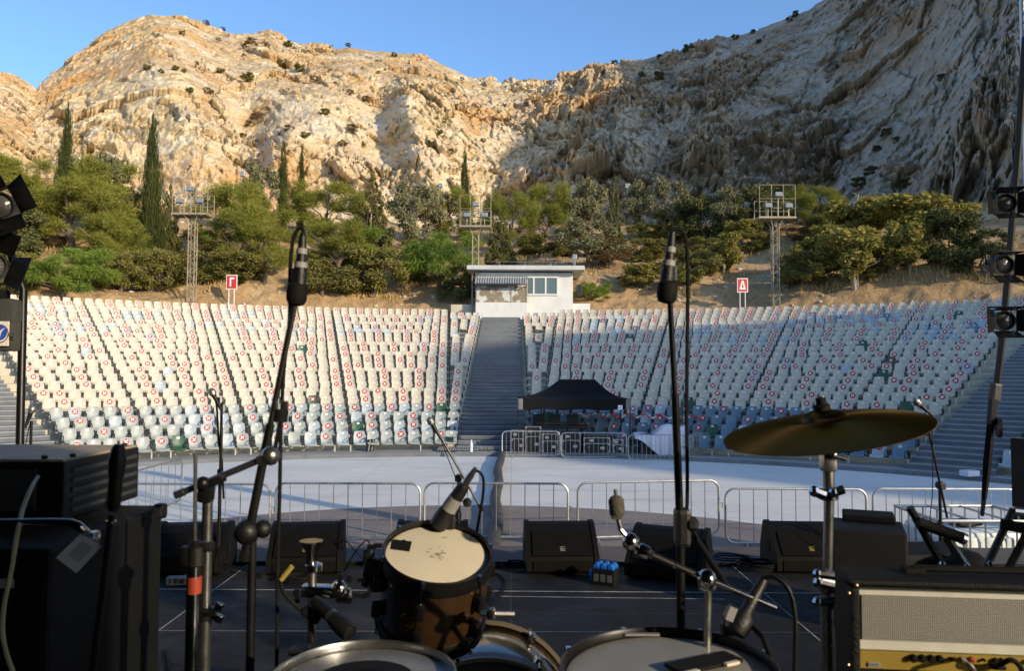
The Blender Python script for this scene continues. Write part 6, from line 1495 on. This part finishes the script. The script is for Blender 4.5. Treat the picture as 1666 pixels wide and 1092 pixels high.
m = MB(); hx = pt(1496, 935, AY+.1).x; m.tube([(hx-.05, AY+.055, zt+.012), (hx-.05, AY+.055, zt+.022), (hx+.2, AY+.055, zt+.022), (hx+.2, AY+.055, zt+.012)], .007, 6); m.box((hx-.05, AY+.055, zt+.017), (.04, .03, .012), None, .003); m.box((hx+.2, AY+.055, zt+.017), (.04, .03, .012), None, .003); m.build('handle', M_RUB, o)
# ---- folding stand behind it
Yk = 2.35; o = thing('folding_stand', 'folded black tubular keyboard stand behind the gold panelled amplifier', 'stand', (pt(1570, 900, Yk).x, Yk, SZ))
def PK(x, y, d=0): return pt(x, y, Yk+d)
def down(p_): return Vector((p_.x, p_.y, SZ+.01))
m = MB(); e0 = PK(1480, 826); e1 = PK(1534, 921); ex = e1+(e1-e0)*1.6; ex.z = max(ex.z, SZ+.02); m.tube([e0, e1, ex], .0115, 9); m.build('arm', M_BLKM, o, smooth=True)
m = MB(); m.tube([PK(1493, 850, -.03), PK(1568, 877, -.05)], .0165, 12); pb_ = m.build('padded_bar', M_RUB, o, smooth=True); m = MB(); m.tube([PK(1563, 875, -.05), PK(1570, 878, -.05)], .0175, 12); m.build('end_cap', M_STEEL, pb_)
m = MB(); a_, b_ = PK(1538, 872, .02), PK(1574, 926, .02); c2 = b_+(b_-a_)*4; c2.z = SZ+.02; m.tube([a_, b_, c2], .014, 4); m.build('leg', M_STEEL, o)
m = MB(); e0 = PK(1649, 829, .1); e1 = PK(1606, 920, .1); ex = e1+(e1-e0)*2.2; ex.z = max(ex.z, SZ+.02); m.tube([e0, e1, ex], .0115, 9); m.build('arm', M_BLKM, o, smooth=True)
m = MB(); m.tube([PK(1628, 853, .06), PK(1690, 864, .02)], .0165, 12); m.build('padded_bar', M_RUB, o, smooth=True)
m = MB(); m.tube([PK(1648, 832, .1), PK(1700, 838, .1)], .014, 10); m.build('crossbar', M_STEEL, o)
m = MB(); a_, b_ = PK(1678, 855, .1), PK(1641, 925, .1); c2 = b_+(b_-a_)*3.4; c2.z = SZ+.02; m.tube([a_, b_, c2], .014, 4); m.build('leg', M_STEEL, o)
for x, y in ((1533, 918), (1611, 918), (1573, 923)): m = MB(); m.ball(PK(x, y, -.01), .010, 8); m.build('bolt', M_CHROME, o)
# ---- black boxes behind
o = thing('equipment_rack', 'black equipment rack with cable sockets on its right end, right of the rightmost monitor', 'equipment rack', (pt(1425, 900, 4.7).x, 4.7, SZ))
Mr = Matrix.Rotation(R(-22), 3, 'Z'); rc = pt(1424, 880, 4.75); zt_ = pt(1424, 868, 4.6).z
m = MB(); m.box((rc.x, 4.85, (SZ+zt_)/2), (.40, .40, zt_-SZ), Mr, .012); m.build('case', M_TOLEX, o)
m = MB(); m.box((rc.x+.08, 5.02, zt_+.022), (.30, .24, .04), Mr, .01); m.build('top_unit', M_BOXP, o)
pn = Vector((rc.x, 4.85, 0))+Mr @ Vector((.202, 0, 0)); m = MB(); m.box((pn.x, pn.y, zt_-.17), (.008, .32, .26), Mr); rp = m.build('socket_panel', pm('rack_grey', (.10, .095, .08), .5, 0, .2, 9), o)
for k in range(4):
    q = Vector((rc.x, 4.85, zt_-.09-.05*k))+Mr @ Vector((.208, -.06, 0)); m = MB(); m.box(q, (.006, .05, .02), Mr); m.build('socket', M_ALU, rp)
m = MB(); q = Vector((rc.x, 4.85, zt_-.15))+Mr @ Vector((.21, -.02, 0)); m.tube(spline([q, q+Vector((.05, -.02, .0)), q+Vector((.09, -.02, -.05)), q+Vector((.10, 0, -.4))]), .006, 6); m.build('cable', M_YTAPE, rp, fix=False)
g = pt(1608, 905, 4.3); m = MB(); m.lathe([(.001, .50), (.07, .485), (.13, .43), (.17, .34), (.18, .18), (.17, .0)], (g.x, 4.5, SZ), n=20); tag(m.build('equipment_bag', pm('black_nylon', (.004, .004, .0045), .8, 0, .3, 4, .4, 14, spec=.2), None, smooth=True), 'black rounded equipment bag behind the folding stand', 'bag')
g = pt(1532, 900, 4.6); m = MB(); m.box((g.x, 4.8, SZ+.23), (.5, .35, .46), Matrix.Rotation(.1, 3, 'Z'), .03); tag(m.build('black_case', M_TOLEX), 'low black case between the equipment rack and the rounded bag', 'case')
# ---- white water tank in its cage
o = thing('water_tank', 'white plastic water tank in a steel cage, at the right before the stage', 'water tank', (5.3, 9.3, 0))
t = NT('tank_plastic'); p = t.pos(obj=True); bs = t.pbsdf(t.ramp(t.noise(1.2, p, 5), [(.3, (.68, .74, .73)), (.7, (.80, .83, .82))]), .35, 0, t.bump(t.noise(3, p, 3), .2, .05), Subsurface_Weight=.0); M_TANK = t.m
x0, x1, y0, y1, zt_ = 4.70, 5.90, 8.8, 9.8, 1.275
m = MB(); m.box(((x0+x1)/2, (y0+y1)/2, .66), (1.12, .92, 1.0), None, .13)
for k in range(5): m.box((x0+.16+.22*k, y0+.055, .66), (.12, .06, .86), None, .025); m.box((x0+.055, y0+.15+.17*k, .66), (.06, .10, .86), None, .025)
m.build('bottle', M_TANK, o, smooth=True)
m = MB(); m.lathe([(.10, 0), (.10, .05), (.02, .055)], ((x0+x1)/2, (y0+y1)/2, 1.15), n=18); m.build('lid', M_RUB, o)
m = MB(); ring = [(x0, y0), (x1, y0), (x1, y1), (x0, y1), (x0, y0)]
for z, rr in ((zt_, .02), (.95, .011), (.65, .011), (.36, .011), (.17, .02)): m.tube([(a_, b_, z) for a_, b_ in ring], rr, 6)
for k in range(8):
    for yy in (y0, y1): x = x0+(x1-x0)*k/7; m.tube([(x, yy, .15), (x, yy, zt_)], .011, 5)
for k in range(1, 6):
    for xx_ in (x0, x1): y = y0+(y1-y0)*k/6; m.tube([(xx_, y, .15), (xx_, y, zt_)], .011, 5)
for xx_ in (x0+.4, x0+.8): m.tube([(xx_, y0, zt_), (xx_, y1, zt_)], .013, 5)
m.build('cage', M_GALV, o, fix=False)
m = MB(); m.box(((x0+x1)/2, (y0+y1)/2, .075), (1.2, 1.0, .14)); m.build('pallet', M_BLKP, o)
q = Vector(((x0+x1)/2-.12, y0+.35, 1.165)); m = MB(); m.box(q+Vector((0, 0, .03)), (.30, .22, .05), Matrix.Rotation(.2, 3, 'Z'), .03); tag(m.build('folded_cloth', pm('black_cloth', (.02, .02, .022), .9, 0, .3, 6, .6, 20)), 'folded black cloth lying on top of the white water tank', 'cloth')
# ---- stage lamps, truss, PA box
def par_lamp(o_name, c, aim, rad, L, doors, label, group=None, yoke=True, up=(0, 0, 1)):
    c = Vector(c); x, y, d = frame_of(aim, up); o = thing('stage_lamp', label, 'stage lamp', tuple(c), 'stage lamps with barn doors')
    m = MB(); m.lathe([(rad*.55, -L), (rad*.85, -L*.8), (rad*1.05, -L*.5), (rad*1.12, -.01), (rad*1.12, .02), (rad*.98, .02), (rad*.95, -.02)], c, axis=d, n=24); m.build('housing', M_BLKP, o, smooth=True)
    m = MB(); m.lathe([(.001, .022), (rad*.5, .015), (rad*.94, -.005)], c, axis=d, n=24); m.build('lens', M_LENS2, o, smooth=True)
    m = MB(); s = rad*1.25
    for sx in (-1, 1): m.box(c+x*sx*s+d*.012, (.012, 2*s, .012), Matrix((x, y, d)).transposed()); m.box(c+y*sx*s+d*.012, (2*s, .012, .012), Matrix((x, y, d)).transposed())
    m.build('door_frame', M_BLKM, o)
    for ex, ey, op, ln in doors:
        e = x*ex+y*ey; f = y*ex-x*ey; dd = (d*math.cos(op)+e*math.sin(op))*ln; b0 = c+e*s+d*.018; q = [b0-f*s*.95, b0+f*s*.95, b0+f*s*1.15+dd, b0-f*s*1.15+dd]; nn = dd.cross(f).normalized()*.003
        m = MB(); m.prism(q, nn); m.build('barn_door', M_BLKM, o)
    if yoke:
        m = MB(); m.tube([c+x*(rad*1.2)-d*L*.4, c+x*(rad*1.25)-d*L*.4+Vector((0, 0, rad*1.6)), c-x*(rad*1.25)-d*L*.4+Vector((0, 0, rad*1.6)), c-x*(rad*1.2)-d*L*.4], .010, 6); m.build('yoke', M_BLKM, o)
    return o
M_LENS2 = pm('lamp_lens', (.075, .075, .068), .10, 0, .15, 14, spec=.9)
D4 = [(1, 0, .5, .17), (-1, 0, .5, .17), (0, 1, .6, .15), (0, -1, .35, .15)]
Yp = 6.5
for (px, py, aim, lb) in ((1636, 331, (-.25, -1, -.06), 'black stage lamp with barn doors, topmost of three on the right bar'), (1632, 431, (-.1, -1, -.15), 'black stage lamp with barn doors, middle one of three on the right bar'), (1634, 522, (-.22, -1, -.04), 'black stage lamp with barn doors, lowest of three on the right bar')):
    par_lamp('x', pt(px, py, Yp), aim, .072, .24, [(1, 0, .75, .17), (-1, 0, .55, .17), (0, 1, .15, .15), (0, -1, .35, .15)], lb)
M_DPIPE = pm('dark_pipe', (.016, .016, .016), .45, .4, .2, 8)
o = thing('hanging_lamp_bar', 'slanting dark pipe with clamp and strap carrying the three right stage lamps', 'lamp bar', tuple(pt(1645, 400, Yp+.2)))
m = MB(); m.tube([pt(1668, 60, Yp+.2), pt(1657, 237, Yp+.2), pt(1632, 540, Yp+.2), pt(1622, 625, Yp+.2)], .028, 8); m.build('pipe', M_DPIPE, o, smooth=True)
m = MB(); m.box(pt(1619, 640, Yp+.18), (.08, .07, .17), Matrix.Rotation(.15, 3, 'Y'), .02); m.tube([pt(1616, 650, Yp+.15), pt(1613, 690, Yp+.15)], .04, 7); m.build('clamp', M_BLKP, o)
m = MB(); m.lathe([(.05, -.02), (.085, -.015), (.085, .015), (.05, .02)], pt(1625, 696, Yp+.12), axis=(1, -.4, 0), n=18); m.build('wheel', M_BLKP, o, smooth=True)
m = MB(); a_ = [pt(1612, 690, Yp+.2), pt(1607, 750, Yp+.3), pt(1601, 812, Yp+.5)]; m.tube(a_, [.03, .036, .022], 4); m.tube([a_[-1], pt(1598, 838, Yp+1.4)], .02, 5); m.build('strap', M_RUB, o)
for (px, py) in ((1640, 345), (1639, 440), (1637, 535)):
    m = MB(); m.box(pt(px, py-18, Yp+.14), (.05, .12, .05), None, .01); m.build('lamp_hook', M_BLKP, o)
Tx, Ty = pt(1664, 60, 7.3).x, 6.9
o = thing('stage_truss', 'silver aluminium truss tower at the right edge of the stage', 'truss', (Tx+.2, Ty, 0))
m = MB(); Ht = 8.4
for i in (0, 1):
    for j in (0, 1): m.tube([(Tx+.4*i, Ty+.4*j, 0), (Tx+.4*i, Ty+.4*j, Ht)], .025, 8)
n = 21
for k in range(n):
    z0, z1 = Ht*k/n, Ht*(k+1)/n; f = k % 2
    for (ax, ay, bx_, by_) in ((0, 0, 1, 0), (0, 1, 1, 1), (0, 0, 0, 1), (1, 0, 1, 1)):
        p_, q_ = (Tx+.4*ax, Ty+.4*ay), (Tx+.4*bx_, Ty+.4*by_)
        if f: p_, q_ = q_, p_
        m.tube([(p_[0], p_[1], z0), (q_[0], q_[1], z1)], .012, 5)
m.build('tower', M_ALU, o, fix=False)
m = MB(); m.box((Tx+.2, Ty+.2, .02), (1.0, 1.0, .04)); m.build('base_plate', M_STEEL, o)
m = MB()
for i in (0, 1):
    for j in (0, 1): m.tube([(Tx+.4*i-.2, Ty+.0, 8.0+.4*j), (Tx+.4*i-.2, -2.0, 8.0+.4*j)], .025, 6)
for k in range(20):
    y0_, y1_ = Ty-8.6*k/20, Ty-8.6*(k+1)/20; m.tube([(Tx-.2, y0_, 8.0 if k % 2 else 8.4), (Tx-.2, y1_, 8.4 if k % 2 else 8.0)], .012, 4); m.tube([(Tx+.2, y0_, 8.0 if k % 2 else 8.4), (Tx+.2, y1_, 8.4 if k % 2 else 8.0)], .012, 4)
m.build('top_beam', M_ALU, o, fix=False)
# unseen roof and black drapes, added to darken the stage
o = thing('added_shade_roof', 'black fabric roof added unseen above the stage to shade it', 'roof', (0, 1, 8.5))
m = MB(); m.box((0, 1.0, 8.75), (19, 10.6, .05)); m.build('fabric', M_TENT, o)
m = MB()
for yy in (-4.2, 6.2):
    for zz in (8.45, 8.7): m.tube([(-9.4, yy, zz), (9.4, yy, zz)], .025, 6)
for xx_ in (-9.3, 9.3):
    for zz in (8.45, 8.7): m.tube([(xx_, -4.2, zz), (xx_, 6.2, zz)], .025, 6)
m.build('frame', M_ALU, o, fix=False)
for (xx_, yy) in ((-9.3, -4.2), (9.3, -4.2), (-9.3, 6.2), (9.3, 6.2)):
    m = MB(); m.box((xx_, yy, 4.2), (.30, .30, 8.4)); m.build('leg', M_ALU, o)
o = thing('added_shade_backdrop', 'unseen black drape added across the back of the stage to darken it', 'drape', (0, -3.6, SZ))
m = MB(); m.grid([[(x, -3.6+.10*math.sin(x*5.1)+.05*math.sin(x*13), z) for x in np.linspace(-9, 5.6, 160)] for z in (SZ+.01, 8.4)]); m.build('drape', M_TENT, o, fix=False, smooth=True)
o = thing('added_shade_side_drape', 'unseen black drape added at the left of the stage to darken it', 'drape', (-9, 1, SZ))
m = MB(); m.grid([[(-9.0+.08*math.sin(y*6), y, z) for y in np.linspace(-3.6, 3.0, 70)] for z in (SZ+.01, 8.4)]); m.build('drape', M_TENT, o, fix=False, smooth=True)
o = thing('pa_speaker', 'black loudspeaker box standing at the right edge beside the water tank', 'loudspeaker', (7.0, 10.2, 0))
xl_ = pt(1645, 780, 10.8).x; zt_ = pt(1655, 719, 10.2).z; m = MB(); m.box((xl_+.42, 10.5, zt_/2), (.84, .6, zt_), None, .015); m.build('cabinet', M_BOXP, o); m = MB(); m.box((xl_+.42, 10.193, zt_/2), (.76, .012, zt_-.1)); m.build('grille', M_GRILL, o)
# left lamps
Yq = 4.9
par_lamp('x', pt(0, 334, Yq), (.35, -1, -.1), .075, .24, [(1, 0, .75, .17), (-1, 0, .6, .17), (0, 1, .75, .22), (0, -1, .6, .19)], 'black stage lamp with open barn doors, upper one at the left edge', up=(-.5, 0, 1))
par_lamp('x', pt(-12, 432, Yq), (.45, -1, .0), .075, .24, [(1, 0, .65, .19), (-1, 0, .6, .17), (0, 1, .8, .17), (0, -1, .6, .17)], 'black stage lamp with open barn doors, lower one at the left edge', up=(.35, 0, 1))
o = thing('lamp_stand', 'black pole of the lamp stand at the left edge', 'lamp stand', (pt(27, 720, Yq).x, Yq, SZ))
m = MB(); m.tube([(pt(27, 720, Yq).x, Yq+.05, SZ), (pt(27, 720, Yq).x-.02, Yq+.05, pt(25, 470, Yq).z), pt(-20, 300, Yq+.15)], .024, 10); m.build('pole', M_BLKM, o, smooth=True)
for k in range(3):
    a_ = .3+k*2.094; m = MB(); b_ = Vector((pt(27, 720, Yq).x, Yq+.05, SZ)); m.tube([b_+Vector((0, 0, .3)), b_+Vector((.45*math.cos(a_), .45*math.sin(a_), .015))], .014, 7); m.build('leg', M_BLKM, o)
M_GREYF = pm('grey_fabric', (.055, .057, .055), .85, 0, .2, 5, .4, 60)
o = thing('covered_lamp', 'grey black fabric covered box with a logo patch on the left lamp pole', 'covered lamp', tuple(pt(5, 570, Yq-.1)))
a_, b_ = pt(-52, 570, Yq-.06), pt(21, 486, Yq-.06); w = b_.x-a_.x; h = b_.z-a_.z; c_ = (a_+b_)/2
m = MB(); m.box((c_.x, Yq-.0, c_.z-h*.2), (w, .10, h*.62), None, .015); m.build('lower_cover', M_GREYF, o, smooth=True)
m = MB(); m.box((c_.x+.003, Yq-.005, c_.z+h*.26), (w+.01, .12, h*.5), None, .035); m.build('upper_cover', M_GREYF, o, smooth=True)
m = MB(); m.box((c_.x-.06, Yq, c_.z+h*.56), (.22, .12, .09), None, .025); m.build('top_knob', M_RUB, o, smooth=True)
m = MB(); m.box(pt(2, 543, Yq-.062), (.09, .012, .15)); pc = m.build('logo_patch', M_WHT, o)
m = MB(); m.lathe([(.001, .003), (.048, .003), (.048, 0)], pt(-1, 541, Yq-.069), axis=(0, -1, 0), n=22); m.build('blue_disc', pm('logo_blue', (.03, .10, .50), .5), pc)
m = MB(); q = pt(-1, 541, Yq-.073); m.prism([q+Vector((x_, 0, z_)) for x_, z_ in ((-.03, -.004), (.004, .012), (.035, .030), (.012, .002), (.004, -.03), (-.004, -.004))], (0, -.001, 0)); m.build('white_mark', M_WHT, pc)
m = MB(); m.lathe([(.052, .001), (.056, .002), (.058, .001)], pt(-1, 543, Yq-.069), axis=(0, -1, 0), n=26, close=True); m.build('red_ring', M_RTAPE, pc)
m = MB(); m.box(pt(17, 545, Yq-.062), (.05, .004, .022)); m.box(pt(17, 551, Yq-.062), (.05, .004, .006)); m.build('grey_label', M_ALU, o)
